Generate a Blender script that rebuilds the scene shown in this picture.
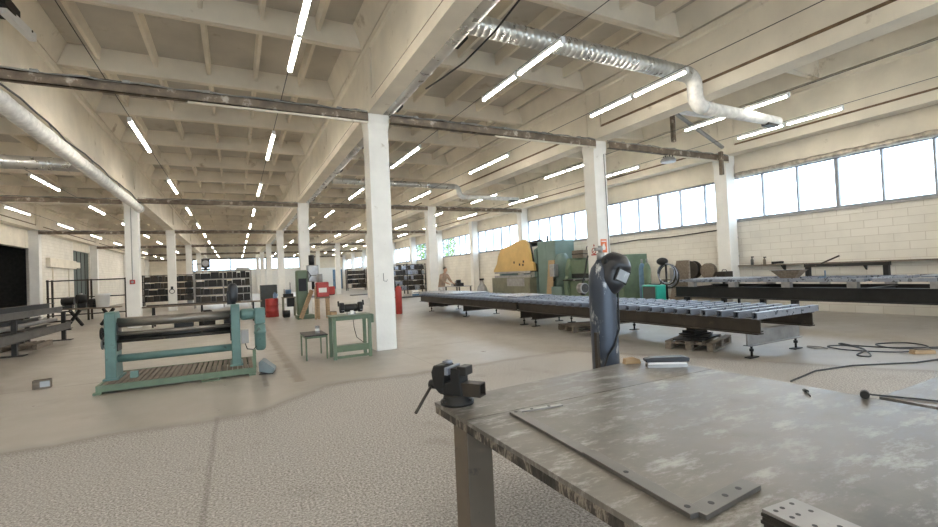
import bpy, bmesh, math, random
from mathutils import Vector, Matrix
random.seed(7)
PI = math.pi
scn = bpy.context.scene
COL = scn.collection
for o in list(bpy.data.objects):
    bpy.data.objects.remove(o)

# ------------------------------------------------------------------ camera, world, exposure
cam_d = bpy.data.cameras.new('camera')
cam_d.sensor_width = 36.0
cam_d.lens = 457.48 / 938.0 * 36.0
cam_d.clip_end = 400
cam = bpy.data.objects.new('camera', cam_d)
COL.objects.link(cam)
FW = Vector((0.45503152, 0.89024893, 0.02007874))
RT = Vector((0.88995937, -0.45388476, -0.04428251))
UP = Vector((0.03030902, -0.0380192, 0.99881725))
M = Matrix.Identity(4)
for i in range(3):
    M[i][0] = RT[i]; M[i][1] = UP[i]; M[i][2] = -FW[i]
M[2][3] = 1.5365
cam.matrix_world = M
scn.camera = cam

world = bpy.data.worlds.new('world')
scn.world = world
world.use_nodes = True
bg = world.node_tree.nodes['Background']
bg.inputs['Color'].default_value = (0.68, 0.84, 1.0, 1)
bg.inputs['Strength'].default_value = 5.5
TUBE_STRENGTH = 42.0

scn.view_settings.view_transform = 'Standard'
scn.view_settings.look = 'None'
scn.view_settings.gamma = 1.0
scn.view_settings.use_curve_mapping = False
scn.view_settings.exposure = 0.75

def portal(name, loc, rot, sx, sy):          # sky portals in the window openings (sampling only, no light of their own)
    l = bpy.data.lights.new(name, 'AREA'); l.shape = 'RECTANGLE'; l.size = sx; l.size_y = sy
    l.cycles.is_portal = True
    ob = bpy.data.objects.new(name, l); COL.objects.link(ob)
    ob.location = loc; ob.rotation_euler = rot
portal('sky_portal', (15.05, 27.5, 3.57), (0, PI/2, 0), 1.5, 85)
portal('sky_portal', (2.3, -14.6, 2.8), (-PI/2, 0, 0), 24, 5.0)
portal('sky_portal', (1.6, 70.3, 4.1), (-PI/2, 0, PI), 13.2, 1.7)

# ------------------------------------------------------------------ mesh builder
class MB:
    def __init__(s): s.v = []; s.f = []; s.sm = []
    def add(s, vs, fs, smooth=False):
        b = len(s.v); s.v += [tuple(v) for v in vs]
        for f in fs: s.f.append(tuple(i + b for i in f)); s.sm.append(smooth)
        return s
    def hexa(s, p): # 8 points: bottom 4 ccw, top 4 ccw
        return s.add(p, [(3,2,1,0),(4,5,6,7),(0,1,5,4),(1,2,6,5),(2,3,7,6),(3,0,4,7)])
    def box(s, x0, x1, y0, y1, z0, z1):
        return s.hexa([(x0,y0,z0),(x1,y0,z0),(x1,y1,z0),(x0,y1,z0),(x0,y0,z1),(x1,y0,z1),(x1,y1,z1),(x0,y1,z1)])
    def bar(s, p0, p1, w, h, up=(0,0,1)):
        p0 = Vector(p0); p1 = Vector(p1); d = (p1-p0).normalized(); u = Vector(up)
        if abs(d.dot(u)) > .98: u = Vector((0,1,0))
        r = d.cross(u).normalized(); u = r.cross(d)
        a = r*w/2; b = u*h/2
        return s.hexa([p0-a-b,p0+a-b,p1+a-b,p1-a-b,p0-a+b,p0+a+b,p1+a+b,p1-a+b])
    def cyl(s, p0, p1, r0, r1=None, n=16, caps=True, smooth=True):
        if r1 is None: r1 = r0
        p0 = Vector(p0); p1 = Vector(p1); d = (p1-p0).normalized()
        u = Vector((0,0,1)) if abs(d.z) < .9 else Vector((1,0,0))
        a = d.cross(u).normalized(); b = d.cross(a)
        vs = []
        for p, r in ((p0,r0),(p1,r1)):
            for i in range(n):
                t = 2*PI*i/n; vs.append(p + a*math.cos(t)*r + b*math.sin(t)*r)
        s.add(vs, [(i,(i+1)%n,n+(i+1)%n,n+i) for i in range(n)], smooth)
        if caps:
            s.add(vs[:n], [tuple(range(n))]); s.add(vs[n:], [tuple(range(n))])
        return s
    def lathe(s, prof, c=(0,0,0), n=20, axis='z', smooth=True):
        vs = []; c = Vector(c)
        for r, z in prof:
            for i in range(n):
                t = 2*PI*i/n; x, y = r*math.cos(t), r*math.sin(t)
                q = (x,y,z) if axis == 'z' else ((z,x,y) if axis == 'x' else (x,z,y))
                vs.append(c + Vector(q))
        m = len(prof)
        s.add(vs, [(j*n+i, j*n+(i+1)%n, (j+1)*n+(i+1)%n, (j+1)*n+i) for j in range(m-1) for i in range(n)], smooth)
        s.add(vs[:n], [tuple(range(n))]); s.add(vs[-n:], [tuple(range(n))])
        return s
    def tube(s, pts, r, n=8):
        pts = [Vector(p) for p in pts]; m = len(pts); vs = []; pa = None
        for k, p in enumerate(pts):
            d = (pts[min(k+1,m-1)] - pts[max(k-1,0)]).normalized()
            if pa is None:
                u = Vector((0,0,1)) if abs(d.z) < .9 else Vector((1,0,0)); a = d.cross(u).normalized()
            else:
                a = (pa - d*pa.dot(d)).normalized()
            pa = a; b = d.cross(a); rr = r[k] if isinstance(r,(list,tuple)) else r
            for i in range(n):
                t = 2*PI*i/n; vs.append(p + a*math.cos(t)*rr + b*math.sin(t)*rr)
        s.add(vs, [(j*n+i, j*n+(i+1)%n, (j+1)*n+(i+1)%n, (j+1)*n+i) for j in range(m-1) for i in range(n)], True)
        s.add(vs[:n], [tuple(range(n))]); s.add(vs[-n:], [tuple(range(n))])
        return s
    def prism(s, poly, axis, a0, a1):
        n = len(poly)
        def q(p, a): return (a,p[0],p[1]) if axis == 'x' else ((p[0],a,p[1]) if axis == 'y' else (p[0],p[1],a))
        vs = [q(p,a0) for p in poly] + [q(p,a1) for p in poly]
        return s.add(vs, [tuple(range(n)), tuple(range(2*n-1,n-1,-1))] + [(i,(i+1)%n,n+(i+1)%n,n+i) for i in range(n)])
    def torus(s, c, R, r, axis='z', n=24, m=8, arc=2*PI):
        pts = []
        cl = abs(arc-2*PI) < 1e-6
        for i in range(n+1):
            t = arc*i/n; x, y = R*math.cos(t), R*math.sin(t)
            q = (x,y,0) if axis == 'z' else ((0,x,y) if axis == 'x' else (x,0,y))
            pts.append(Vector(c)+Vector(q))
        return s.tube(pts, r, m)
    def blob(s, c, rx, ry, rz, n=12, m=8, jit=0):
        vs = [];
        for j in range(m+1):
            ph = -PI/2 + PI*j/m
            for i in range(n):
                t = 2*PI*i/n; k = 1+random.uniform(-jit,jit)
                vs.append((c[0]+rx*k*math.cos(ph)*math.cos(t), c[1]+ry*k*math.cos(ph)*math.sin(t), c[2]+rz*k*math.sin(ph)))
        return s.add(vs, [(j*n+i, j*n+(i+1)%n, (j+1)*n+(i+1)%n, (j+1)*n+i) for j in range(m) for i in range(n)], True)
    def build(s, name, mat, parent=None, bevel=0.0, loc=None):
        me = bpy.data.meshes.new(name)
        me.from_pydata(s.v, [], s.f)
        me.polygons.foreach_set('use_smooth', s.sm)
        bm = bmesh.new(); bm.from_mesh(me)
        bmesh.ops.remove_doubles(bm, verts=bm.verts, dist=1e-6)
        bmesh.ops.recalc_face_normals(bm, faces=bm.faces)
        bm.to_mesh(me); bm.free()
        ob = bpy.data.objects.new(name, me); COL.objects.link(ob)
        me.materials.append(mat)
        if parent is not None: ob.parent = parent
        if loc is not None: ob.location = loc
        if bevel:
            b = ob.modifiers.new('bevel','BEVEL'); b.width = bevel; b.segments = 2; b.limit_method = 'ANGLE'; b.angle_limit = math.radians(40)
        return ob

def bw(mb, name, mat, parent, bevel=0.0, off=None):
    # shape given in world coordinates, parent an unrotated thing (off: location of the thing when the parent is one of its parts)
    L = Vector(off if off is not None else parent.location)
    mb.v = [tuple(Vector(v)-L) for v in mb.v]
    return mb.build(name, MAT[mat] if isinstance(mat,str) else mat, parent, bevel)
def tag(o, label, cat, group=None, kind=None):
    if label: o['label'] = label
    if cat: o['category'] = cat
    if group: o['group'] = group
    if kind: o['kind'] = kind
    return o
def thing(name, label, cat, loc=(0,0,0), rz=0.0, group=None):
    o = bpy.data.objects.new(name, None); COL.objects.link(o)
    o.empty_display_size = .1; o.location = loc; o.rotation_euler = (0,0,rz)
    return tag(o, label, cat, group)
def struct(o, label=None):
    o['kind'] = 'structure'
    if label: o['label'] = label
    return o
def dup(src, loc, rz=None, label=None):
    r = src.copy(); COL.objects.link(r); r.location = loc
    if rz is not None: r.rotation_euler = (0,0,rz)
    if label: r['label'] = label
    for ch in list(src.children):
        c = ch.copy(); COL.objects.link(c); c.parent = r
        for g in list(ch.children):
            d = g.copy(); COL.objects.link(d); d.parent = c
    return r

# ------------------------------------------------------------------ materials
def nt(name):
    m = bpy.data.materials.new(name); m.use_nodes = True
    n = m.node_tree; return m, n, n.nodes['Principled BSDF']
def N(t, typ, **k):
    n = t.nodes.new(typ)
    for a, v in k.items(): setattr(n, a, v)
    return n
def ramp(t, src, stops):
    r = N(t, 'ShaderNodeValToRGB'); e = r.color_ramp.elements
    while len(e) < len(stops): e.new(.5)
    for i, (p, c) in enumerate(stops): e[i].position = p; e[i].color = (*c, 1) if len(c) == 3 else c
    t.links.new(src, r.inputs[0]); return r
def noise(t, vec, scale, detail=4, rough=.55):
    n = N(t, 'ShaderNodeTexNoise'); n.inputs['Scale'].default_value = scale; n.inputs['Detail'].default_value = detail
    n.inputs['Roughness'].default_value = rough
    t.links.new(vec, n.inputs['Vector']); return n.outputs['Fac']
def mixc(t, fac, a, b, mode='MIX'):
    m = N(t, 'ShaderNodeMix', data_type='RGBA', blend_type=mode)
    for s, v in ((m.inputs[0], fac), (m.inputs[6], a), (m.inputs[7], b)):
        if hasattr(v, 'is_linked'): t.links.new(v, s)
        elif isinstance(v, (int, float)): s.default_value = v
        else: s.default_value = (*v, 1)
    return m.outputs[2]
def mathn(t, op, a, b):
    m = N(t, 'ShaderNodeMath', operation=op)
    for s, v in ((m.inputs[0], a), (m.inputs[1], b)):
        if hasattr(v, 'is_linked'): t.links.new(v, s)
        else: s.default_value = v
    return m.outputs[0]
def pm(name, col, rough=.6, metal=0.0, var=.25, scale=6.0, wear=None, wear_lo=.58, wear_scale=9.0, bump=0.0, bump_scale=60, stretch=None, rvar=0.0):
    m, t, p = nt(name)
    tc = N(t, 'ShaderNodeTexCoord'); vec = tc.outputs['Object']
    if stretch:
        mp = N(t, 'ShaderNodeMapping'); mp.inputs['Scale'].default_value = stretch; t.links.new(vec, mp.inputs['Vector']); vec = mp.outputs[0]
    f = noise(t, vec, scale)
    dk = tuple(c*(1-var) for c in col); lt = tuple(min(1,c*(1+var*.6)) for c in col)
    c = ramp(t, f, [(.3, dk), (.7, lt)]).outputs[0]
    if wear:
        f2 = noise(t, vec, wear_scale, 6, .65)
        k = ramp(t, f2, [(wear_lo, (0,0,0)), (wear_lo+.09, (1,1,1))]).outputs[0]
        c = mixc(t, k, c, wear)
    t.links.new(c, p.inputs['Base Color'])
    p.inputs['Roughness'].default_value = rough; p.inputs['Metallic'].default_value = metal
    if rvar:
        f3 = noise(t, vec, scale*1.7, 5)
        r = ramp(t, f3, [(.35, (rough-rvar,)*3), (.65, (rough+rvar,)*3)]).outputs[0]
        t.links.new(r, p.inputs['Roughness'])
    if bump:
        b = N(t, 'ShaderNodeBump'); b.inputs['Strength'].default_value = bump; b.inputs['Distance'].default_value = .01
        t.links.new(noise(t, vec, bump_scale), b.inputs['Height']); t.links.new(b.outputs[0], p.inputs['Normal'])
    return m

MAT = {}
MAT['plaster'] = pm('whitewashed_concrete', (.87,.80,.675), .85, var=.10, scale=1.3, wear=(.60,.52,.40), wear_lo=.63, wear_scale=1.7, bump=.25, bump_scale=18)
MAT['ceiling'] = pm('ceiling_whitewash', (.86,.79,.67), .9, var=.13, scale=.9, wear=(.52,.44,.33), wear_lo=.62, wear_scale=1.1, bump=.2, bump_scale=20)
MAT['panel'] = pm('shaded_grey_slab_panels', (.60,.555,.485), .9, var=.13, scale=.9, wear=(.44,.38,.30), wear_lo=.60, wear_scale=1.1, bump=.2, bump_scale=20)  # grey concrete tone, darkened further to paint in the shade between ribs
MAT['column'] = pm('column_paint', (.84,.82,.77), .8, var=.06, scale=2.5, wear=(.58,.54,.47), wear_lo=.66, wear_scale=4, bump=.3, bump_scale=14)
MAT['lintel'] = pm('lintel_paint', (.74,.68,.57), .85, var=.12, scale=1.5, wear=(.5,.43,.33), wear_lo=.64, wear_scale=2.2, bump=.2, bump_scale=20)
MAT['strip'] = pm('rusty_brown_strip', (.20,.13,.07), .7, var=.3)
MAT['rust'] = pm('rusty_channel', (.22,.17,.125), .6, metal=.3, var=.4, scale=5, wear=(.55,.50,.43), wear_lo=.57, wear_scale=5)
MAT['wire'] = pm('black_cable', (.03,.03,.03), .5, var=.1)
MAT['greycable'] = pm('grey_cable', (.30,.29,.27), .5, var=.1)
MAT['galv'] = pm('galvanised_duct', (.62,.61,.58), .33, metal=.75, var=.18, scale=3, rvar=.1)
MAT['insul'] = pm('white_insulation', (.86,.84,.80), .7, metal=.0, var=.22, scale=7, bump=.8, bump_scale=9)
MAT['foil'] = pm('crumpled_foil', (.50,.45,.38), .42, metal=.55, var=.45, scale=9, bump=.9, bump_scale=14)
MAT['lampbody'] = pm('lamp_housing', (.85,.85,.85), .5, var=.03)
MAT['frame'] = pm('grey_window_frame', (.27,.28,.30), .5, var=.1)
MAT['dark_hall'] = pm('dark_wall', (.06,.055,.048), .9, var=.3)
MAT['teal'] = pm('teal_machine_paint', (.115,.205,.185), .45, var=.16, scale=4, wear=(.07,.09,.08), wear_lo=.63, wear_scale=8)
MAT['green'] = pm('green_machine_paint', (.115,.16,.095), .45, var=.16, scale=4, wear=(.10,.11,.08), wear_lo=.62, wear_scale=7)
MAT['lightgreen'] = pm('faded_green_paint', (.135,.19,.12), .5, var=.18, scale=4, wear=(.12,.14,.10), wear_lo=.64, wear_scale=7)
MAT['steelroll'] = pm('worn_roll_steel', (.25,.225,.195), .38, metal=.7, var=.3, scale=3, stretch=(1,5,5), wear=(.16,.12,.09), wear_lo=.60, wear_scale=5)
MAT['darksteel'] = pm('dark_steel', (.04,.037,.034), .45, metal=.5, var=.35, scale=6, wear=(.15,.11,.08), wear_lo=.62)
MAT['browniron'] = pm('brown_iron', (.05,.04,.031), .5, metal=.4, var=.3, scale=4, wear=(.10,.075,.05), wear_lo=.60, wear_scale=3)
MAT['blackiron'] = pm('black_iron', (.016,.0155,.015), .5, metal=.3, var=.3)
MAT['slat'] = pm('blue_grey_steel_tube', (.31,.335,.39), .33, metal=.65, var=.15, scale=6, rvar=.1)
MAT['greysteel'] = pm('grey_steel', (.36,.35,.34), .4, metal=.6, var=.2, scale=6, wear=(.22,.18,.14), wear_lo=.64)
MAT['rackgrey'] = pm('grey_rack_paint', (.34,.33,.31), .5, var=.15)
MAT['yellow'] = pm('yellow_press_paint', (.60,.39,.13), .5, var=.12, scale=2, wear=(.20,.12,.06), wear_lo=.70, wear_scale=2.5)
MAT['presstable'] = pm('grey_green_paint', (.19,.185,.125), .55, var=.2, scale=3, wear=(.16,.12,.08), wear_lo=.6, wear_scale=4)
MAT['tealcab'] = pm('pale_teal_cabinet', (.16,.23,.205), .5, var=.12, scale=2, wear=(.12,.13,.12), wear_lo=.66)
MAT['red'] = pm('red_paint', (.42,.045,.035), .45, var=.2, wear=(.2,.05,.04), wear_lo=.66)
MAT['orange'] = pm('orange_paper', (.78,.20,.08), .7, var=.15)
MAT['paper'] = pm('white_paper', (.8,.78,.74), .8, var=.06)
MAT['wood'] = pm('raw_wood', (.42,.29,.165), .75, var=.3, scale=3, stretch=(1,8,8))
MAT['oldwood'] = pm('old_wood', (.20,.16,.12), .8, var=.35, scale=3, stretch=(1,8,8))
MAT['cyl'] = pm('gas_cylinder_paint', (.048,.06,.085), .38, metal=.2, var=.2, scale=3, wear=(.55,.55,.53), wear_lo=.585, wear_scale=11, stretch=(1,1,.35))
MAT['mask'] = pm('black_helmet_plastic', (.016,.017,.021), .38, var=.2)
MAT['lens'] = pm('scratched_clear_lens', (.36,.38,.40), .25, var=.2, wear=(.8,.8,.8))
MAT['plastic_white'] = pm('white_plastic', (.78,.77,.74), .5, var=.06)
MAT['rubber'] = pm('black_rubber', (.013,.013,.013), .6, var=.2)
MAT['blue'] = pm('blue_paint', (.12,.22,.34), .5, var=.2)
MAT['bluegrey'] = pm('bluegrey_pedal_paint', (.17,.21,.22), .5, var=.15)
MAT['weldgreen'] = pm('bright_green_housing', (.02,.33,.25), .45, var=.12)
MAT['screen'] = pm('dark_cabinet', (.06,.065,.06), .5, var=.15)
MAT['skin'] = pm('skin', (.45,.27,.19), .6, var=.08)
MAT['shirt'] = pm('tan_shirt', (.36,.25,.18), .85, var=.15)
MAT['trousers'] = pm('pale_trousers', (.50,.48,.46), .9, var=.15)
MAT['hair'] = pm('dark_hair', (.03,.025,.02), .7, var=.2)
MAT['legbrown'] = pm('brown_painted_leg', (.135,.105,.075), .55, var=.2, scale=3, wear=(.06,.05,.04), wear_lo=.62)
MAT['palewood'] = pm('grey_beam_paint', (.10,.09,.078), .6, var=.3, scale=3)
MAT['barsteel'] = pm('flat_bar_steel', (.16,.15,.14), .38, metal=.5, var=.2, scale=8)
MAT['leaf'] = pm('leaf', (.16,.30,.06), .6, var=.35)
MAT['bark'] = pm('bark', (.16,.12,.08), .9, var=.3)
MAT['yard'] = pm('yard_concrete', (.50,.49,.46), .9, var=.15, scale=.5)

def floor_mat():
    m, t, p = nt('worn_concrete_floor')
    tc = N(t,'ShaderNodeTexCoord'); vec = tc.outputs['Object']
    sep = N(t,'ShaderNodeSeparateXYZ'); t.links.new(vec, sep.inputs[0])
    wob = noise(t, vec, 1.1, 3)
    # boundary of the bare gravelly screed: about y = 6.1 on the machine side, 6.9 past the columns
    y = mathn(t,'ADD', sep.outputs[1], mathn(t,'MULTIPLY', mathn(t,'SUBTRACT', wob, .5), .5))
    stepx = N(t,'ShaderNodeMapRange'); stepx.inputs[1].default_value = .2; stepx.inputs[2].default_value = 1.1; stepx.inputs[3].default_value = 6.05; stepx.inputs[4].default_value = 6.85
    t.links.new(sep.outputs[0], stepx.inputs[0])
    d = mathn(t,'SUBTRACT', y, stepx.outputs[0])
    d2 = mathn(t,'ADD', mathn(t,'MULTIPLY', mathn(t,'SUBTRACT', sep.outputs[0], 5.5), .862), mathn(t,'MULTIPLY', mathn(t,'SUBTRACT', y, 6.9), .506))
    d = mathn(t,'MAXIMUM', d, d2)
    gm = N(t,'ShaderNodeMapRange'); gm.inputs[1].default_value = -.06; gm.inputs[2].default_value = .06; gm.inputs[3].default_value = 1; gm.inputs[4].default_value = 0
    t.links.new(d, gm.inputs[0]); gravel = gm.outputs[0]
    big = noise(t, vec, .55, 5)
    med = noise(t, vec, 3.0, 6, .65)
    base = ramp(t, big, [(.3,(.265,.235,.20)),(.7,(.375,.343,.30))]).outputs[0]
    base = mixc(t, ramp(t, med, [(.35,(0,0,0)),(.75,(.55,.55,.55))]).outputs[0], base, (.43,.40,.355))
    # gravel: speckled
    sp = ramp(t, noise(t, vec, 58, 3, .75), [(.37,(.17,.152,.135)),(.47,(.35,.328,.305)),(.54,(.435,.41,.385)),(.65,(.70,.67,.64))]).outputs[0]
    sp = mixc(t, ramp(t, big, [(.35,(0,0,0)),(.65,(.3,.3,.3))]).outputs[0], sp, (.44,.415,.39))
    col = mixc(t, gravel, base, sp)
    # dirty joint along the boundary
    ad = N(t,'ShaderNodeMath', operation='ABSOLUTE'); t.links.new(d, ad.inputs[0])
    jm = N(t,'ShaderNodeMapRange'); jm.inputs[1].default_value = .03; jm.inputs[2].default_value = .22; jm.inputs[3].default_value = .45; jm.inputs[4].default_value = 0
    t.links.new(ad.outputs[0], jm.inputs[0])
    col = mixc(t, jm.outputs[0], col, (.20,.175,.145))
    # slab joints: lines y = const and x = const
    def line(axis, pos, w, amt, col, tint, lo=None, hi=None, other=None):
        a = N(t,'ShaderNodeMath', operation='ABSOLUTE'); t.links.new(mathn(t,'SUBTRACT', mathn(t,'ADD', sep.outputs[axis], mathn(t,'MULTIPLY', mathn(t,'SUBTRACT', med, .5), w*1.2)), pos), a.inputs[0])
        mr = N(t,'ShaderNodeMapRange'); mr.inputs[1].default_value = w*.4; mr.inputs[2].default_value = w; mr.inputs[3].default_value = amt; mr.inputs[4].default_value = 0
        t.links.new(a.outputs[0], mr.inputs[0]); f = mr.outputs[0]
        if lo is not None:
            f = mathn(t,'MULTIPLY', f, mathn(t,'GREATER_THAN', sep.outputs[1-axis], lo)); f = mathn(t,'MULTIPLY', f, mathn(t,'LESS_THAN', sep.outputs[1-axis], hi))
        return mixc(t, f, col, tint)
    col = line(0, .82, .12, .85, col, (.19,.145,.10), 7.4, 40)
    col = line(0, .36, .05, .8, col, (.17,.14,.11), 7.4, 9.2)
    col = line(0, -.24, .03, .35, col, (.14,.12,.10), 0, 6.1)
    col = line(1, 9.55, .03, .75, col, (.19,.16,.13), -30, .8)
    col = line(1, 9.2, .025, .7, col, (.22,.19,.16), 2.9, 15)
    col = line(0, 2.95, .02, .45, col, (.22,.19,.16), 6.9, 40)
    col = line(1, 21.5, .03, .4, col, (.22,.19,.16), -30, 15)
    # oil / dirt stains
    st = ramp(t, noise(t, vec, .8, 7, .7), [(.56,(0,0,0)),(.72,(.55,.55,.55))]).outputs[0]
    col = mixc(t, st, col, (.22,.185,.15))
    t.links.new(col, p.inputs['Base Color'])
    r = mixc(t, gravel, ramp(t, med, [(.3,(.27,.27,.27)),(.7,(.46,.46,.46))]).outputs[0], (.85,.85,.85))
    t.links.new(r, p.inputs['Roughness'])
    b = N(t,'ShaderNodeBump'); b.inputs['Distance'].default_value = .012
    t.links.new(mathn(t,'ADD', mathn(t,'MULTIPLY', gravel, .30), .08), b.inputs['Strength'])
    t.links.new(noise(t, vec, 80, 4, .7), b.inputs['Height']); t.links.new(b.outputs[0], p.inputs['Normal'])
    return m
MAT['floor'] = floor_mat()

def block_mat(name, order, c1, c2, mortar):
    m, t, p = nt(name)
    tc = N(t,'ShaderNodeTexCoord'); sep = N(t,'ShaderNodeSeparateXYZ'); t.links.new(tc.outputs['Object'], sep.inputs[0])
    cb = N(t,'ShaderNodeCombineXYZ'); t.links.new(sep.outputs[order[0]], cb.inputs[0]); t.links.new(sep.outputs[order[1]], cb.inputs[1])
    br = N(t,'ShaderNodeTexBrick'); br.offset = .5
    br.inputs['Color1'].default_value = (*c1,1); br.inputs['Color2'].default_value = (*c2,1); br.inputs['Mortar'].default_value = (*mortar,1)
    br.inputs['Scale'].default_value = 1.0; br.inputs['Brick Width'].default_value = .60; br.inputs['Row Height'].default_value = .205; br.inputs['Mortar Size'].default_value = .007; br.inputs['Mortar Smooth'].default_value = .3
    t.links.new(cb.outputs[0], br.inputs['Vector'])
    f = noise(t, tc.outputs['Object'], 1.2, 5)
    c = mixc(t, ramp(t, f, [(.45,(0,0,0)),(.75,(.5,.5,.5))]).outputs[0], br.outputs['Color'], tuple(x*.72 for x in c1))
    t.links.new(c, p.inputs['Base Color']); p.inputs['Roughness'].default_value = .85
    b = N(t,'ShaderNodeBump'); b.inputs['Strength'].default_value = .5; b.inputs['Distance'].default_value = .01; b.invert = True
    t.links.new(br.outputs['Fac'], b.inputs['Height']); t.links.new(b.outputs[0], p.inputs['Normal'])
    return m
MAT['block_yz'] = block_mat('cream_block_wall', (1,2), (.80,.755,.675), (.755,.71,.625), (.60,.54,.46))
MAT['block_xz'] = block_mat('cream_block_wall_end', (0,2), (.76,.68,.55), (.73,.65,.52), (.60,.52,.41))

def glass_mat():
    m, t, p = nt('dusty_glass'); out = t.nodes['Material Output']
    tr = N(t,'ShaderNodeBsdfTransparent'); tr.inputs[0].default_value = (.93,.95,.97,1)
    gl = N(t,'ShaderNodeBsdfGlossy'); gl.inputs['Roughness'].default_value = .1
    mx = N(t,'ShaderNodeMixShader'); mx.inputs[0].default_value = .06
    t.links.new(tr.outputs[0], mx.inputs[1]); t.links.new(gl.outputs[0], mx.inputs[2]); t.links.new(mx.outputs[0], out.inputs[0])
    return m
MAT['glass'] = glass_mat()
def emit_mat():
    m, t, p = nt('lit_tube_diffuser')
    p.inputs['Base Color'].default_value = (.9,.9,.9,1)
    p.inputs['Emission Color'].default_value = (1,.93,.81,1); p.inputs['Emission Strength'].default_value = TUBE_STRENGTH
    return m
MAT['tube'] = emit_mat()

def plate_mat():
    m, t, p = nt('worn_bench_plate')
    tc = N(t,'ShaderNodeTexCoord'); vec = tc.outputs['Object']
    mp = N(t,'ShaderNodeMapping'); mp.inputs['Rotation'].default_value = (0,0,.5); mp.inputs['Scale'].default_value = (1,2.6,1); t.links.new(vec, mp.inputs[0])
    big = noise(t, vec, 1.6, 6, .6); fine = noise(t, mp.outputs[0], 9, 8, .7); sc = noise(t, mp.outputs[0], 4.5, 8, .75)
    c = ramp(t, big, [(.32,(.085,.075,.063)),(.68,(.19,.172,.15))]).outputs[0]
    c = mixc(t, ramp(t, fine, [(.40,(0,0,0)),(.68,(.55,.55,.55))]).outputs[0], c, (.28,.26,.23))
    k = ramp(t, sc, [(.51,(0,0,0)),(.66,(.8,.8,.8))]).outputs[0]
    c = mixc(t, k, c, (.46,.45,.43))
    dk = ramp(t, noise(t, vec, 2.3, 6, .65), [(.54,(0,0,0)),(.70,(.75,.75,.75))]).outputs[0]
    c = mixc(t, dk, c, (.07,.063,.055))
    t.links.new(c, p.inputs['Base Color'])
    r = ramp(t, fine, [(.35,(.30,.30,.30)),(.7,(.58,.58,.58))]).outputs[0]
    t.links.new(r, p.inputs['Roughness']); p.inputs['Metallic'].default_value = .3
    b = N(t,'ShaderNodeBump'); b.inputs['Strength'].default_value = .10; b.inputs['Distance'].default_value = .003
    t.links.new(fine, b.inputs['Height']); t.links.new(b.outputs[0], p.inputs['Normal'])
    return m
MAT['plate'] = plate_mat()

# ------------------------------------------------------------------ the hall
XLL, XL, XM, XR, XW = -9.87, -3.49, 2.77, 8.91, 14.52
Y0, S, CW, ZB, ZT = 9.56, 12.0, .43, 4.96, 6.36
YS, YE = -14.5, 70.0
WX, LX = 14.85, -10.1
struct(MB().box(LX-.3, WX+.3, YS-.3, YE+.3, -.2, 0).build('floor', MAT['floor']))
struct(MB().box(-60, 90, -70, 120, -.4, -.21).build('ground', MAT['yard']))

# ceiling: ribbed slabs, one bay per mesh
RIB0 = 6.62 - 3.02*7
def ceil_bay(x0, x1, n, crosses):
    m = MB()
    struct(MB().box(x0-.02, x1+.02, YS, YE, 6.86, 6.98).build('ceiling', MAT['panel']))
    k = 0; ys = []
    y = RIB0
    while y < YE + 1: 
        ys.append(y); y += 3.02
    for y in ys:
        if y < YS + .3 or y > YE - .3: continue
        m.prism([(y-.085,6.40),(y-.008,6.40),(y-.008,6.9),(y-.15,6.9)], 'x', x0+.12, x1-.12)
        m.prism([(y+.008,6.40),(y+.085,6.40),(y+.15,6.9),(y+.008,6.9)], 'x', x0+.12, x1-.12)
    for a, b in zip(ys[:-1], ys[1:]):
        if b < YS + .3 or a > YE - .3: continue
        a2, b2 = max(a, YS+.1), min(b, YE-.1)
        for cx in crosses:
            m.prism([(cx-.035,6.60),(cx+.035,6.60),(cx+.065,6.88),(cx-.065,6.88)], 'y', a2+.05, b2-.05)
        # end ribs along the beams, sloping
        m.prism([(x0+.12,6.40),(x0+.22,6.40),(x0+.42,6.88),(x0+.12,6.88)], 'y', a2+.05, b2-.05)
        m.prism([(x1-.12,6.40),(x1-.22,6.40),(x1-.42,6.88),(x1-.12,6.88)], 'y', a2+.05, b2-.05)
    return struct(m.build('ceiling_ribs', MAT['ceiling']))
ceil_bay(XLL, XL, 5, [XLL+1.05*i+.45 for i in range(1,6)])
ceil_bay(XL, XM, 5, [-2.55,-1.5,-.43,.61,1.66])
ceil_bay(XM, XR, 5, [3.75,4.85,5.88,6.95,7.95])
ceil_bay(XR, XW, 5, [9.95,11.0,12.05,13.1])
struct(MB().box(XW-.02, WX+.02, YS, YE, 6.4, 6.98).build('ceiling', MAT['ceiling']))
struct(MB().box(LX-.02, XLL+.02, YS, YE, 6.4, 6.98).build('ceiling', MAT['ceiling']))

ROW = {XLL:'the row by the dark doorways', XL:'the row behind the rolling machine', XM:'the centre row by the bench grinder', XR:'the row behind the slatted table', XW:'the window wall row'}
ORD = ['nearest','second','third','fourth','fifth','sixth','seventh','eighth','ninth','tenth','eleventh','twelfth']
def beam(x, y0, y1, zb, label, half=False):
    m = MB()
    # web with a wider bottom flange and a thin top ledge
    br, wr = (.11,.08) if x == XM else (.21,.17)
    prof = [(x-.21,zb),(x+br,zb),(x+br,zb+.03 if x == XM else zb+.26),(x+wr,zb+.06 if x == XM else zb+.29),(x+wr,ZT-.16),(x+.22,ZT-.12),(x+.22,ZT),(x-.22,ZT),(x-.22,ZT-.12),(x-.17,ZT-.16),(x-.17,zb+.29),(x-.21,zb+.26)]
    m.prism(prof, 'y', y0+.008, y1-.008)
    # stiffened ends
    m.box(x-.205, x+br-.005, y0+.008, y0+.5, zb+.02, ZT-.02); m.box(x-.205, x+br-.005, y1-.5, y1-.008, zb+.02, ZT-.02)
    o = struct(m.build('beam', MAT['plaster']), label)
    return o
trim_n = [0]
def trim(mb, mat):
    trim_n[0] += 1
    return struct(mb.build('trim_%d' % trim_n[0], mat))
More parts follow.
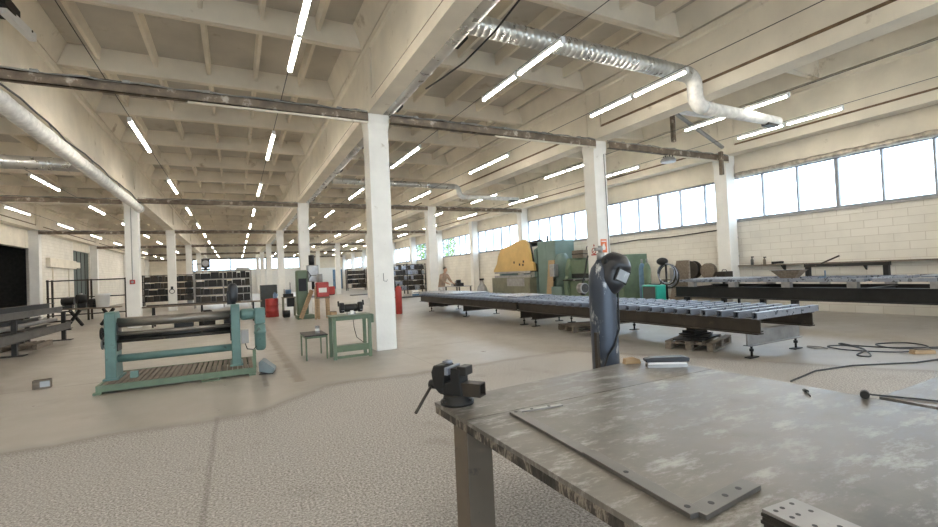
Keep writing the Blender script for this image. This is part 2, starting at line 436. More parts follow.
for x in (XLL, XL, XM, XR, XW):
    st = 12.0
    k = 0
    y = Y0 - 24
    while y < Y0 + 60 - .1:
        yy0 = max(y, YS+.02); yy1 = min(y+st, YE-.02)
        beam(x, yy0, yy1, ZB + (.03 if x == XW else 0), 'long whitewashed concrete beam of %s, span %s from the gate' % (ROW[x].replace('the ',''), ORD[k]))
        y += st; k += 1
    if x in (XR, XW, XLL):
        z = 5.25 if x != XLL else 5.2
        s = -1 if x != XLL else 1
        y = Y0 - 24
        while y < Y0 + 60 - .1:
            trim(MB().box(x+s*.21-.012, x+s*.21+.012, max(y+.55,YS+.05), y+11.45, z-.025, z+.025), MAT['strip'])
            y += st
    if x == XM:
        y = Y0 - 24
        while y < Y0 + 60 - .1:
            trim(MB().box(x-.214, x-.206, y+.55, y+11.45, 5.155, 5.167), MAT['strip'])
            y += st

def column(x, y, label, w=CW, top=ZB):
    m = MB(); h = w/2
    m.hexa([(x-h,y-h,0),(x+h,y-h,0),(x+h,y+h,0),(x-h,y+h,0),(x-h,y-h,top-.35),(x+h,y-h,top-.35),(x+h,y+h,top-.35),(x-h,y+h,top-.35)])
    k = h+.02
    m.hexa([(x-h,y-h,top-.35),(x+h,y-h,top-.35),(x+h,y+h,top-.35),(x-h,y+h,top-.35),(x-k,y-k,top-.2),(x+k,y-k,top-.2),(x+k,y+k,top-.2),(x-k,y+k,top-.2)])
    m.box(x-k, x+k, y-k, y+k, top-.2, top)
    o = m.build('column', MAT['column'], bevel=.012)
    return struct(o, label)
for x in (XLL, XL, XM, XR):
    c = 0
    for n in range(-2, 6):
        y = Y0 + S*n
        if y - .3 < YS or y + .3 > YE: continue
        c += 1
        column(x - (.12 if x == XL and n == 0 else 0), y, 'whitewashed concrete column, %s from the gate in %s' % (ORD[c-1], ROW[x]))
for i in range(-3, 11):
    y = Y0 + 6*i
    if y - .3 < YS or y + .3 > YE: continue
    column(XW, y, 'whitewashed concrete column at the window wall, %s from the gate' % ORD[min(i+3,11)] if i < 9 else 'whitewashed concrete column at the far end of the window wall', top=ZB+.03)

# window wall
SILL, WTOP = 2.86, 4.30
struct(MB().box(WX, WX+.35, YS, YE, 0, SILL).build('wall_right', MAT['block_yz']))
struct(MB().box(WX-.02, WX+.35, YS, YE, WTOP, 6.5).build('wall_right_upper', MAT['lintel']))
win_n = [0]
def window(parts, panes, lab):
    win_n[0] += 1
    o = struct(parts.build('window_%d' % win_n[0], MAT['frame']), lab)
    g = panes.build('glass', MAT['glass'], o)
    return o
for i in range(-4, 10):
    a, b = Y0 + 6*i + .02, Y0 + 6*i + 5.98
    a = max(a, YS+.1); b = min(b, YE-.1)
    m = MB()
    m.box(WX+.02, WX+.12, a, b, SILL, SILL+.07); m.box(WX+.02, WX+.12, a, b, WTOP-.06, WTOP)
    for j in range(7):
        y = Y0 + 6*i + 1.0*j; w = .045 if j % 3 else .09
        if y-w/2 < a-.1 or y+w/2 > b+.1: continue
        m.box(WX+.02, WX+.12, max(a,y-w/2), min(b,y+w/2), SILL+.07, WTOP-.06)
    window(m, MB().box(WX+.066, WX+.072, a, b, SILL+.03, WTOP-.03), None)
    trim(MB().box(WX-.06, WX+.03, a, b, SILL-.045, SILL+.0), MAT['rackgrey'])

# far wall
FX0, FX1, FS, FT = -5.0, 8.3, 3.3, 4.95
struct(MB().box(LX-.3, WX+.35, YE, YE+.3, 0, FS).build('wall_far', MAT['block_xz']))
m = MB().box(LX-.3, FX0, YE, YE+.3, FS, FT); m.box(FX1, WX+.35, YE, YE+.3, FS, FT)
struct(m.build('wall_far_side', MAT['block_xz']))
struct(MB().box(LX-.3, WX+.35, YE, YE+.3, FT, 6.95).build('wall_far_upper', MAT['lintel']))
trim(MB().box(-.5, WX, YE-.03, YE-.004, .02, FS-.1), MAT['plastic_white'])
nw = 3
for i in range(nw):
    a = FX0 + (FX1-FX0)*i/nw; b = FX0 + (FX1-FX0)*(i+1)/nw
    m = MB().box(a, b, YE+.08, YE+.2, FS, FS+.08); m.box(a, b, YE+.08, YE+.2, FT-.08, FT)
    for j in range(4):
        x = a + (b-a)*j/3; w = .16 if j in (0,3) else .05
        m.box(max(a,x-w/2), min(b,x+w/2), YE+.08, YE+.2, FS+.08, FT-.08)
    window(m, MB().box(a, b, YE+.138, YE+.146, FS+.03, FT-.03), None)
# wall with the dark bays
def seg(y0, y1, z0, z1, name='wall_left', mat='block_yz'):
    return struct(MB().box(LX-.3, LX, y0, y1, z0, z1).build(name, MAT[mat]))
seg(YS, 24.2, 0, 6.6); seg(24.2, 34.0, 3.95, 6.6, 'wall_left_upper', 'lintel'); seg(34.0, 41.2, 0, 6.6); seg(41.2, 45.2, 4.35, 6.6, 'wall_left_upper', 'lintel'); seg(45.2, YE, 0, 6.6)
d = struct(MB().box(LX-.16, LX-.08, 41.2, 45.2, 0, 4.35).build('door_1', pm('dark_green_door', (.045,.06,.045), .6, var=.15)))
for i in range(1,4): MB().box(LX-.08, LX-.05, 41.2+i-.02, 41.2+i+.02, .05, 4.3).build('door_seam', MAT['blackiron'], d)
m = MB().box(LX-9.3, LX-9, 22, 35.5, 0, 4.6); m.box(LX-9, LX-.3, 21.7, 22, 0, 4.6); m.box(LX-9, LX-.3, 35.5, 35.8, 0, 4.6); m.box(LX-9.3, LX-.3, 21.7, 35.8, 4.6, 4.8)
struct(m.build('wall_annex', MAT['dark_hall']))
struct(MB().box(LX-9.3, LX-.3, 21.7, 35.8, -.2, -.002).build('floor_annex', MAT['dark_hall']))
# gate wall behind the camera: two wide open gates and a window strip above
m = MB()
for x0, x1 in ((LX-.3,-7.8),(1.2,3.4),(12.4,WX+.35)): m.box(x0, x1, YS-.3, YS, 0, 5.2)
m.box(LX-.3, WX+.35, YS-.3, YS, 5.2, 6.95)
struct(m.build('wall_back', MAT['block_xz']))

# ------------------------------------------------------------------ cross channels, ducts, cables
BAYN = {0:'over the dark doorway bay', 1:'over the rolling machine bay', 2:'over the slatted table bay', 3:'beside the window wall'}
def cross_channel(x0, x1, y, z, label):
    t = thing('cross_channel', label, 'steel channel', ((x0+x1)/2, y, z), 0, 'rusty channels tying the column tops')
    L = (x1-x0)/2
    m = MB().box(-L, L, -.05, -.035, -.075, .09); m.box(-L, L, -.05, .05, .075, .09); m.box(-L, L, -.05, .05, -.075, -.06)
    m.build('channel', MAT['rust'], t)
    pts = [(-L + 2*L*i/24, -.02+.02*math.sin(i*2.1), .115+.018*math.sin(i*1.7)) for i in range(25)]
    MB().tube(pts, .017, 6).build('cable', MAT['greycable'], t)
    pts = [(-L + 2*L*i/24, .02+.02*math.sin(i*1.3+1), .12+.02*math.cos(i*1.1)) for i in range(25)]
    MB().tube(pts, .013, 6).build('cable', MAT['wire'], t)
    MB().cyl((-L*.1,-.03,-.10),(L,-.03,-.10),.025,n=8).build('conduit_pipe', MAT['lintel'], t)
    for i in range(5 if y < 12 else 0):
        q = -L + 2*L*(i+.5)/5
        MB().box(q-.05, q+.05, -.06, .05, .09, .14).build('clip', MAT['rackgrey'], t)
    return t
xs = [XLL, XL, XM, XR, XW]
for n in range(0, 6):
    y = Y0 + S*n - .30
    for b in range(4):
        z = 4.78 + (.05 if b >= 1 else 0)
        cross_channel(xs[b]+.24, xs[b+1]-.24, y, z, 'rusty channel with cables tying %s column line, %s' % (ORD[n], BAYN[b]))

def spiral_duct(name, p0, p1, r, mat, label, ribs=.12, group=None):
    p0 = Vector(p0); p1 = Vector(p1); L = (p1-p0).length; n = max(2, int(L/ribs))
    t = thing(name, label, 'duct', tuple(p0), 0, group)
    d = (p1-p0).normalized()
    pts = []; rr = []
    for i in range(n):
        a = L*i/n; w = L/n
        for q, k in ((0,1.0),(.80,1.0),(.86,1.035),(.96,1.035)):
            pts.append(d*(a+w*q)); rr.append(r*k)
    pts.append(d*L); rr.append(r)
    MB().tube(pts, rr, 20).build('duct_shell', MAT[mat], t)
    return t
# long duct tucked under the centre beam
t = spiral_duct('ventilation_duct', (3.055, -10, 5.15), (3.055, 62, 5.15), .15, 'galv', 'long galvanised duct running beside the centre beam', 1.1)
for y in range(12, 40, 3): MB().box(.10, .165, y+4.0, y+4.35, -.10, .03).build('grille', MAT['blackiron'], t)
for y in range(8, 48, 4): MB().torus((0, y+1.3, 0), .158, .010, 'y', 16, 5).build('hanger_strap', MAT['rackgrey'], t)
# insulated duct under the left beam
def crumpled(name, p0, p1, r, mat, label, amp=.12, step=.14, seg=14):
    p0 = Vector(p0); p1 = Vector(p1); d = (p1-p0); L = d.length; d.normalize(); n = int(L/step)
    t = thing(name, label, 'duct', tuple(p0))
    pts = [d*(L*i/n) for i in range(n+1)]; rr = [r*(1+random.uniform(-amp,amp)) for i in range(n+1)]
    MB().tube(pts, rr, seg).build('wrapping', MAT[mat], t)
    return t
t = crumpled('insulated_duct', (-3.16, 2.0, 4.51), (-3.16, 20.9, 4.51), .15, 'insul', 'white insulated duct hung beside the beam behind the rolling machine', .07)
MB().cyl((0,18.85,0), (0,18.95,0), .17, n=18).build('end_cap', MAT['galv'], t)
for y in range(1, 19, 3): MB().bar((0,y,.14), (-.12,y,.45), .02, .02).build('hanger_strap', MAT['rackgrey'], t)
MB().tube([(.13+.03*math.sin(i), i*.6, .16+.02*math.sin(i*2.1)) for i in range(32)], .016, 6).build('cable', MAT['wire'], t)
t = spiral_duct('ventilation_duct', (-9.3, 14.4, 4.62), (-3.36, 14.4, 4.62), .16, 'galv', 'galvanised cross duct joining the white insulated duct', .6)
# duct crossing from centre beam to the window wall with an elbow
def elbow_duct(y, label, r, zhi, zlo, xe):
    t = thing('elbow_duct', label, 'duct', (3.24, y, zhi))
    n = 44; L = 4.91; pts = []; rr = []
    for i in range(n):
        for q, k in ((0,1),(.75,1),(.82,1.04),(.95,1.04)): pts.append((L*(i+q)/n,0,0)); rr.append(r*k)
    pts.append((L,0,0)); rr.append(r)
    MB().tube(pts, rr, 18).build('spiral_section', MAT['galv'], t)
    arc = []
    R = .22
    for i in range(7):
        a = PI/2*i/6; arc.append((L+R*math.sin(a), 0, -R+R*math.cos(a)))
    dz = zlo - zhi
    for i in range(7):
        a = PI/2*i/6; arc.append((L+2*R-R*math.cos(a), 0, dz+R-R*math.sin(a)))
    MB().tube(arc, r*.98, 16).build('elbow', MAT['insul'], t)
    MB().tube([(L+2*R,0,dz),(xe-3.24,0,dz)], [r*.9, r*.72], 16).build('tail_section', MAT['insul'], t)
    MB().box(xe-3.24-.5, xe-3.24-.1, -.08, .08, dz-r*.95, dz-r*.6).build('outlet_grille', MAT['blackiron'], t)
    return t
elbow_duct(6.02, 'silver spiral duct crossing overhead with white elbow, nearest one', .15, 5.30, 4.69, 11.2)
elbow_duct(17.0, 'thin spiral duct with elbow crossing behind the centre column', .11, 5.12, 4.70, 11.3)
# foil pipe on the window heads
crumpled('lagged_pipe', (14.72, 3.82, 4.33), (14.72, 9.30, 4.33), .085, 'foil', 'crumpled foil-lagged pipe along the top of the near windows', .16, .1, 12)
# loose black cables from the duct
t = tag(MB().tube([(3.42,4.2,5.5),(3.55,4.9,5.24),(3.5,5.7,5.06),(3.46,6.6,5.0),(3.43,7.4,5.06),(3.42,8.2,5.16)], .016, 6).build('black_cable', MAT['wire']), 'loose black cable looping off the duct beside the centre beam', 'cable')

# ------------------------------------------------------------------ tube lamps on suspension wires
LINES = [(-7.85,'row nearest the dark doorways'),(-5.15,'row beyond the white insulated duct'),(-1.8,'row above the rolling machine'),(.87,'row between rolling machine and bench grinder'),
         (4.40,'row just past the centre columns'),(7.12,'row short of the red-signed column'),(10.22,'row over the slatted table back'),(12.36,'row nearest the window wall')]
lp = thing('tube_lamp', '', 'lamp', (0,0,4.9), 0, 'LED tube lamps hung in rows')
MB().prism([(-.042,-.012),(-.036,.0),(-.03,.045),(.03,.045),(.036,.0),(.042,-.012),(.034,-.012),(-.034,-.012)], 'y', -.58, .58).build('housing', MAT['lampbody'], lp)
MB().prism([(0.030*math.cos(a),-.0125+.030*math.sin(a)*1.1) for a in [-PI*i/8 for i in range(9)]], 'y', -.575, .575).build('diffuser', MAT['tube'], lp)
MB().box(-.034,.034,-.60,-.57,-.05,.05).build('end_cap', MAT['lampbody'], lp)
MB().box(-.034,.034,.57,.60,-.05,.05).build('end_cap', MAT['lampbody'], lp)
first = True
for X, nm in LINES:
    cnt = 0
    for k in range(-2, 11):
        ys = 5.22 + 5.88*k
        if X < -5: ys += .25
        if X < -6: ys += .6
        if ys + 2.6 > YE: continue
        if X == -1.8 and k == 0: continue
        seen = ys > 3
        if seen: cnt += 1
        for q in (0,1):
            lab = '%s tube of the %s lamp pair in the %s' % (('near','far')[q], ORD[cnt-1], nm) if seen else '%s unseen tube, pair %s, %s' % (('near','far')[q], ('one','two','three')[k+2], nm)
            loc = (X, ys + .62 + 1.25*q, 4.9)
            if first: lp.location = loc; lp['label'] = lab; first = False
            else: dup(lp, loc, None, lab)
    wr = MB().tube([(X,-8,4.972),(X,30,4.97),(X,68,4.972)], .006, 5).build('suspension_wire', MAT['wire'])
    tag(wr, 'thin black wire carrying the lamps of the %s' % nm, 'wire', 'lamp suspension wires')

# bracket frame with hanging flood lamp between column and window wall
t = thing('truss_bracket', 'grey steel bracket frame on the channel by the window wall column', 'bracket', (9.15, 9.12, 5.02))
MB().bar((2.45,0,.10),(2.45,0,1.02), .10, .10).build('post', MAT['rust'], t)
MB().bar((2.45,0,1.02),(4.75,0,1.05), .10, .10).build('top_bar', MAT['lampbody'], t)
MB().bar((2.5,0,1.0),(4.72,0,.12), .09, .07).build('diagonal', MAT['rackgrey'], t)
MB().box(4.55,4.65,-.05,.05,-.75,-.02).build('bracket_leg', MAT['rust'], t)
t = thing('flood_lamp', 'round grey flood lamp hanging under the bracket frame', 'lamp', (11.5, 9.26, 4.535))
MB().lathe([(.20,0),(.22,.05),(.18,.12),(.08,.16)], (0,0,0), 18).build('reflector', MAT['greysteel'], t)
for i in range(6):
    a = i*PI/3; MB().bar((.12*math.cos(a),.12*math.sin(a),.12),(.12*math.cos(a),.12*math.sin(a),.195), .02, .02).build('cooling_fin', MAT['blackiron'], t)
MB().bar((0,0,.15),(0,0,.205), .04, .04).build('bracket', MAT['rust'], t)


# ================================================================== OBJECTS
# ------------------------------------------------------------------ slatted welding tables
def slat_table(label, xa, xb, ya, yb, crosses, sp=.272):
    t = thing('slatted_table', label, 'welding table', (xa, ya, 0), 0, None)
    W_, L = xb-xa, yb-ya
    for x, w in ((.10,.10), (W_-.16,.10)):      # H-beams under the slats
        m = MB(); 
        m.box(x-.07, x+.07, .02, L-.02, .435, .452); m.box(x-.07, x+.07, .02, L-.02, .648, .665); m.box(x-.012, x+.012, .02, L-.02, .452, .648)
        m.build('side_beam', MAT['browniron'], t)
        m = MB(); m.box(x+.13, x+.145, .10, L-.10, .45, .648); m.box(x+.145,x+.20,.10,L-.10,.632,.648); m.box(x+.145,x+.20,.10,L-.10,.45,.466)
        m.build('inner_channel', MAT['darksteel'], t)
    for c in crosses:
        y = c - ya
        m = MB(); m.box(.36, W_+.16, y-.012, y+.012, .19, .435); m.box(.36, W_+.16, y-.06, y+.06, .415, .432); m.box(.36, W_+.16, y-.06, y+.06, .19, .205)
        m.build('cross_beam', MAT['greysteel'] if c < 5 else MAT['browniron'], t)
        for x in (.47, W_+.05):
            m = MB(); m.cyl((x,y,.02),(x,y,.19),.018,n=8); m.cyl((x,y,.10),(x,y,.14),.035,n=6); m.box(x-.11,x+.11,y-.05,y+.05,0,.018)
            m.build('screw_foot', MAT['blackiron'], t)
    n = int((L-.06)/sp)
    base = None
    for i in range(n+1):
        y = .04 + i*sp
        if base is None:
            m = MB(); a, b, c = .042, .05, .006
            # rectangular tube, open at both ends
            o = [(-a,-b),(a,-b),(a,b),(-a,b)]; q = [(-a+c,-b+c),(a-c,-b+c),(a-c,b-c),(-a+c,b-c)]
            vs = []
            for x in (0, W_): vs += [(x,p[0],p[1]) for p in o] + [(x,p[0],p[1]) for p in q]
            fs = []
            for k in range(4):
                k2 = (k+1)%4
                fs += [(k,k2,8+k2,8+k),(4+k,12+k,12+k2,4+k2),(k,4+k,4+k2,k2),(8+k,8+k2,12+k2,12+k)]
            m.add(vs, fs); base = m.build('slat', MAT['slat'], t, loc=(0,y,.715))
        else:
            s = base.copy(); COL.objects.link(s); s.parent = t; s.location = (random.uniform(-.02,.02), y, .715)
    return t
slat_table('long slatted steel table nearest the camera, on screw feet', 6.75, 8.40, 4.06, 10.52, [4.46, 8.0, 10.30])
slat_table('slatted steel table end to end behind the near one', 6.75, 8.40, 10.62, 17.95, [10.86, 14.5, 17.72])
# flat sheets lying on the far end
for i, (x0,x1,y0,y1,ang) in enumerate([(6.95,8.35,14.9,18.9,.05),(7.1,8.3,10.9,12.6,-.05)]):
    t = tag(MB().box(-(x1-x0)/2,(x1-x0)/2,-(y1-y0)/2,(y1-y0)/2,0,.03).build('steel_sheet', MAT['slat']), ['grey steel sheet overhanging the far end of the slatted tables','bright steel sheet lying midway on the far slatted table'][i], 'sheet', 'steel sheets on the slatted tables')
    t.location = ((x0+x1)/2,(y0+y1)/2,.768); t.rotation_euler = (0,0,ang)

def pallet(loc, rz, label):
    t = thing('wooden_pallet', label, 'pallet', loc, rz, 'pallets under the slatted tables')
    for i in range(5): MB().box(-.6,.6,-.4+i*.175,-.4+i*.175+.1,.122,.144).build('deck_board', MAT['oldwood'], t)
    for y in (-.35,0,.35):
        for x in (-.53,0,.53): MB().box(x-.07,x+.07,y-.05,y+.05,.022,.10).build('block', MAT['oldwood'], t)
        MB().box(-.6,.6,y-.05,y+.05,0,.022).build('skid', MAT['oldwood'], t)
    for x in (-.53,0,.53): MB().box(x-.05,x+.05,-.4,.4,.10,.122).build('stringer', MAT['oldwood'], t)
    return t
pallet((7.62,5.68,0), .35, 'old wooden pallet with black plates under the near slatted table')
pallet((7.75,8.85,0), -.2, 'wooden pallet under the middle of the near slatted table')
for i,(x,y,z,a,b,r) in enumerate([(7.6,5.7,.144,.95,.5,.3),(7.72,5.76,.170,.7,.42,.5),(7.68,5.8,.196,.5,.34,.1)]):
    o = tag(MB().box(-a/2,a/2,-b/2,b/2,0,.024).build('black_plate', MAT['blackiron'], bevel=.004), 'black steel plate on the pallet under the slatted table, %s of its pile' % ('bottom','middle','top')[i], 'plate', 'black plates on the pallet')
    o.location = (x,y,z); o.rotation_euler = (0,0,r)
t = thing('support_block', 'black cast block propping the near slatted table from the pallet', 'block', (7.68,5.8,.222))
MB().box(-.18,.18,-.13,.13,0,.05).build('foot', MAT['blackiron'], t); MB().box(-.11,.11,-.09,.09,.05,.16).build('web', MAT['blackiron'], t); MB().box(-.2,.2,-.12,.12,.16,.20).build('head', MAT['blackiron'], t)

# ------------------------------------------------------------------ foreground bench plate
bx0, bx1, by0, by1, bz = 1.0, 2.90, -1.4, 2.56, .80
t = thing('steel_workbench', 'large worn steel plate workbench with vise on its corner', 'workbench', (1.0,by0,0))
m = MB()
for a, b in ((by0,.15),(.155,2.07),(2.075,by1)):
    if a == by0: m.box(bx0,bx1,a,b,bz-.02,bz)
    elif b == by1: m.hexa([(bx0,a,bz-.02),(bx1,a,bz-.02),(bx1,2.62,bz-.02),(bx0,2.47,bz-.02),(bx0,a,bz),(bx1,a,bz),(bx1,2.62,bz),(bx0,2.47,bz)])
    else: m.box(bx0,bx1,a,b,bz-.02,bz)
o = bw(m,'bench_top','plate',t)
# flame cut channel edge under the plate
def edge_mat():
    m, tt, p = nt('flame_cut_edge')
    tc = N(tt,'ShaderNodeTexCoord'); vec = tc.outputs['Object']
    mp = N(tt,'ShaderNodeMapping'); mp.inputs['Scale'].default_value = (1,1,.35); tt.links.new(vec, mp.inputs[0])
    f = noise(tt, mp.outputs[0], 17, 5, .7)
    c = ramp(tt, f, [(.40,(.028,.024,.02)),(.50,(.075,.062,.05)),(.56,(.30,.26,.21)),(.62,(.10,.085,.065))]).outputs[0]
    tt.links.new(c, p.inputs['Base Color']); p.inputs['Roughness'].default_value = .6; p.inputs['Metallic'].default_value = .2
    b = N(tt,'ShaderNodeBump'); b.inputs['Strength'].default_value = .6; b.inputs['Distance'].default_value = .01
    tt.links.new(f, b.inputs['Height']); tt.links.new(b.outputs[0], p.inputs['Normal'])
    return m
MAT['edge'] = edge_mat()
m = MB(); m.box(bx0+.004,bx0+.012,by0,2.468,bz-.062,bz-.02); bw(m,'edge_rail','edge',t)
m = MB(); m.hexa([(bx0+.012,2.455,bz-.062),(bx1,2.605,bz-.062),(bx1,2.615,bz-.062),(bx0+.012,2.466,bz-.062),(bx0+.012,2.455,bz-.02),(bx1,2.605,bz-.02),(bx1,2.615,bz-.02),(bx0+.012,2.466,bz-.02)]); bw(m,'edge_rail','edge',t)
m = MB(); m.box(bx1-.012,bx1-.004,by0,2.60,bz-.062,bz-.02); bw(m,'edge_rail','edge',t)
for x, y in ((1.035,2.14),(2.62,2.2),(1.06,-1.1),(2.62,-1.1)):
    m = MB(); m.box(x,x+.15,y,y+.16,0,bz-.022); bw(m,'leg','legbrown',t,.006)
# second bench beyond, same height
t = thing('steel_workbench', 'second steel plate bench beside the large one, bright pale top', 'workbench', (2.96,-1.4,0))
m = MB().box(2.945,4.9,-1.4,1.17,bz-.018,bz+.002); bw(m,'bench_top','plate',t)
for x, y in ((3.05,1.0),(4.7,1.0),(3.05,-1.2),(4.7,-1.2)): bw(MB().box(x,x+.1,y,y+.1,0,bz-.018),'leg','legbrown',t)

# flat bar frame lying on the bench
def flat(p0, p1, w, z0, h, holes, mat, name, par, off):
    # a flat bar with dark bolt holes
    p0 = Vector((*p0,z0+h/2)); p1 = Vector((*p1,z0+h/2))
    o = bw(MB().bar(p0,p1,w,h), name, mat, par, .0015, off)
    d = p1-p0
    for f, s in holes:
        c = p0 + d*f; n = Vector((-d.y,d.x,0)).normalized()*s
        bw(MB().cyl((c.x+n.x,c.y+n.y,z0+h-.002),(c.x+n.x,c.y+n.y,z0+h+.0008),.0095,n=12), 'hole', 'rubber', o, 0, off)
    return o
t = thing('flat_bar_frame', 'three-sided frame of drilled flat steel bars lying on the workbench', 'steel frame', (1.2,1.4,bz))
O = (1.2,1.4,bz)
flat((1.262,2.03),(1.215,1.42),.055,bz,.012,[(.03,0)],'barsteel','flat_bar',t,O)
flat((1.215,1.42),(1.168,.905),.055,bz,.016,[(.42,0),(.93,0)],'barsteel','flat_bar',t,O)
flat((1.290,2.035),(1.545,2.0),.03,bz,.006,[(.3,0),(.7,0)],'greysteel','flat_bar',t,O)
flat((1.172,.912),(1.475,.938),.062,bz+.0002,.0155,[(.25,0),(.5,0),(.75,0)],'barsteel','flat_bar',t,O)
# drilled plate stack at the front edge
hl = [(-.045,.06),(-.015,.062),(.03,.065),(-.04,.02),(-.012,.022),(.035,.018),(-.03,-.03),(.02,-.06)]
for i in range(5):
    o = MB().box(-.066,.066,-.085,.085,0,.0095).build('drilled_plate', MAT['greysteel' if i == 4 else 'darksteel'], None, .001)
    tag(o, 'drilled steel plate stacked on the workbench front, %s of five' % ('lowest','second','third','fourth','topmost')[i], 'plate', 'drilled plates stacked on the workbench')
    o.location = (1.335+random.uniform(-.005,.005), .695+random.uniform(-.004,.004), bz+.0098*i); o.rotation_euler = (0,0,-.05+random.uniform(-.03,.03))
    if i == 4:
        for x, y in hl: MB().cyl((x,y,.0085),(x,y,.0102),.0065,n=12).build('hole', MAT['rubber'], o)
# wire brush
t = thing('wire_brush', 'black wire brush resting near the far edge of the workbench', 'brush', (2.735,2.31,bz), -.58); t.scale = (1.1,1.1,1.1)
MB().box(-.12,.12,-.028,.028,.02,.034).build('bristles', MAT['plastic_white'], t)
MB().box(-.125,.125,-.03,.03,0,.021).build('bristle_bed', MAT['greysteel'], t)
MB().prism([(-.135,.034),(.135,.034),(.14,.06),(.10,.068),(-.10,.064),(-.14,.056)], 'y', -.033, .033).build('handle', MAT['mask'], t, .006)
# plug with cable on the bench edge, torch connector
t = thing('cable_connector', 'black cable connector lying where the two benches meet', 'connector', (2.87,1.2,bz), .4)
MB().cyl((-.022,0,.02),(.02,0,.02),.0195,n=12).build('body', MAT['rubber'], t); MB().cyl((.02,0,.018),(.034,0,.018),.014,n=12).build('collar', MAT['blackiron'], t)
MB().tube([(.034,0,.018),(.06,-.03,.008),(.07,-.2,.008),(.05,-.6,.008)], .005, 6).build('cable', MAT['wire'], t)
t = thing('torch_tip', 'small black torch tip lying on the far edge of the workbench', 'torch', (2.76,1.42,bz), .9)
MB().cyl((-.016,0,.009),(.016,0,.009),.009,n=10).build('grip', MAT['rubber'], t); MB().cyl((.016,0,.009),(.03,0,.009),.005,n=10).build('nozzle', MAT['greysteel'], t)
MB().tube([(-.016,0,.009),(-.05,.01,.006),(-.09,.02,.004)], .0035, 6).build('cable', MAT['wire'], t)

# vise
t = thing('bench_vise', 'black bench vise bolted on the workbench corner', 'vise', (1.10,2.375,bz), -.95)
MB().lathe([(.095,0),(.095,.018),(.082,.024),(.075,.05),(.07,.055)], (0,0,0), 24).build('base', MAT['blackiron'], t)
for a in (0,2.1,4.2): MB().cyl((.085*math.cos(a),.085*math.sin(a),.018),(.085*math.cos(a),.085*math.sin(a),.034),.012,n=6).build('bolt', MAT['darksteel'], t)
MB().prism([(-.065,.05),(.06,.05),(.055,.085),(.05,.12),(.05,.20),(-.01,.205),(-.012,.13),(-.06,.115)], 'y', -.05, .05).build('body', MAT['blackiron'], t, .006)
m = MB()   # square hollow slide
a, c = .036, .007
vs = []
for x in (-.09, .165): vs += [(x,-a,.052),(x,a,.052),(x,a,.124),(x,-a,.124),(x,-a+c,.052+c),(x,a-c,.052+c),(x,a-c,.124-c),(x,-a+c,.124-c)]
fs = []
for k in range(4):
    k2=(k+1)%4; fs += [(k,k2,8+k2,8+k),(4+k,12+k,12+k2,4+k2),(k,4+k,4+k2,k2),(8+k,8+k2,12+k2,12+k)]
m.add(vs, fs); m.build('slide', MAT['browniron'], t)
MB().prism([(-.05,.122),(-.035,.206),(-.055,.222),(-.12,.215),(-.135,.175),(-.125,.10),(-.09,.06),(-.065,.06)], 'y', -.055, .055).build('moving_jaw', MAT['blackiron'], t, .008)
MB().box(-.034,-.024,-.075,.075,.17,.212).build('jaw_plate', MAT['slat'], t, .002)
MB().box(-.022,-.012,-.075,.075,.17,.212).build('jaw_plate', MAT['slat'], t, .002)
MB().box(.03,.085,-.045,.045,.165,.215).build('anvil', MAT['darksteel'], t, .005)
MB().cyl((-.175,0,.095),(-.12,0,.095),.026,n=14).build('screw_head', MAT['blackiron'], t)
h = MB().cyl((-.16,.04,.125),(-.16,-.185,-.02),.0085,n=10).build('handle_bar', MAT['browniron'], t)
MB().blob((-.16,.042,.127),.013,.013,.013).build('handle_knob', MAT['blackiron'], h)
m = MB()
for i in range(1): m.blob((-.04,-.02,.235),.03,.02,.014,8,5,.25)
m.build('swarf', MAT['slat'], t)

# ------------------------------------------------------------------ gas cylinder with welding helmet
cx, cy = 2.84, 3.03
t = thing('gas_cylinder', 'tall dark gas cylinder standing behind the workbench', 'gas cylinder', (cx,cy,0))
MB().lathe([(.100,0),(.114,.015),(.115,.05),(.115,1.38),(.108,1.46),(.085,1.53),(.05,1.575),(.036,1.60)], (0,0,0), 32).build('body', MAT['cyl'], t)
MB().cyl((0,0,1.60),(0,0,1.66),.034,n=16).build('neck_ring', MAT['greysteel'], t)
MB().cyl((0,0,1.66),(0,0,1.72),.02,n=12).build('valve', MAT['greysteel'], t)
MB().cyl((-.06,.0,1.69),(.02,0,1.69),.014,n=10).build('valve_outlet', MAT['greysteel'], t)
MB().box(-.135,-.105,-.05,-.015,.35,.98).build('holder_post', MAT['browniron'], t, .003)
MB().tube([(.04,-.06,1.62),(.10,-.09,1.45),(.118,-.06,1.2),(.07,-.105,1.0),(-.02,-.13,.86),(-.08,-.12,.80),(-.11,-.1,.70),(-.12,-.1,.2),(-.16,-.1,.01)], .008, 6).build('hose', MAT['rubber'], t)
# pressure regulator at the side
t = thing('pressure_regulator', 'small grey pressure regulator hanging at the cylinder side', 'regulator', (cx-.175,cy+.05,1.36))
MB().cyl((0,-.03,0),(0,.03,0),.045,n=18).build('gauge', MAT['greysteel'], t); MB().cyl((0,-.034,.0),(0,-.03,0),.038,n=18).build('dial', MAT['darksteel'], t)
MB().cyl((.0,0,-.06),(0,0,-.03),.022,n=12).build('body', MAT['darksteel'], t); MB().tube([(.0,.0,.04),(.05,.02,.12),(.10,.05,.22),(.13,.06,.28)], .008, 6).build('hose', MAT['rubber'], t)
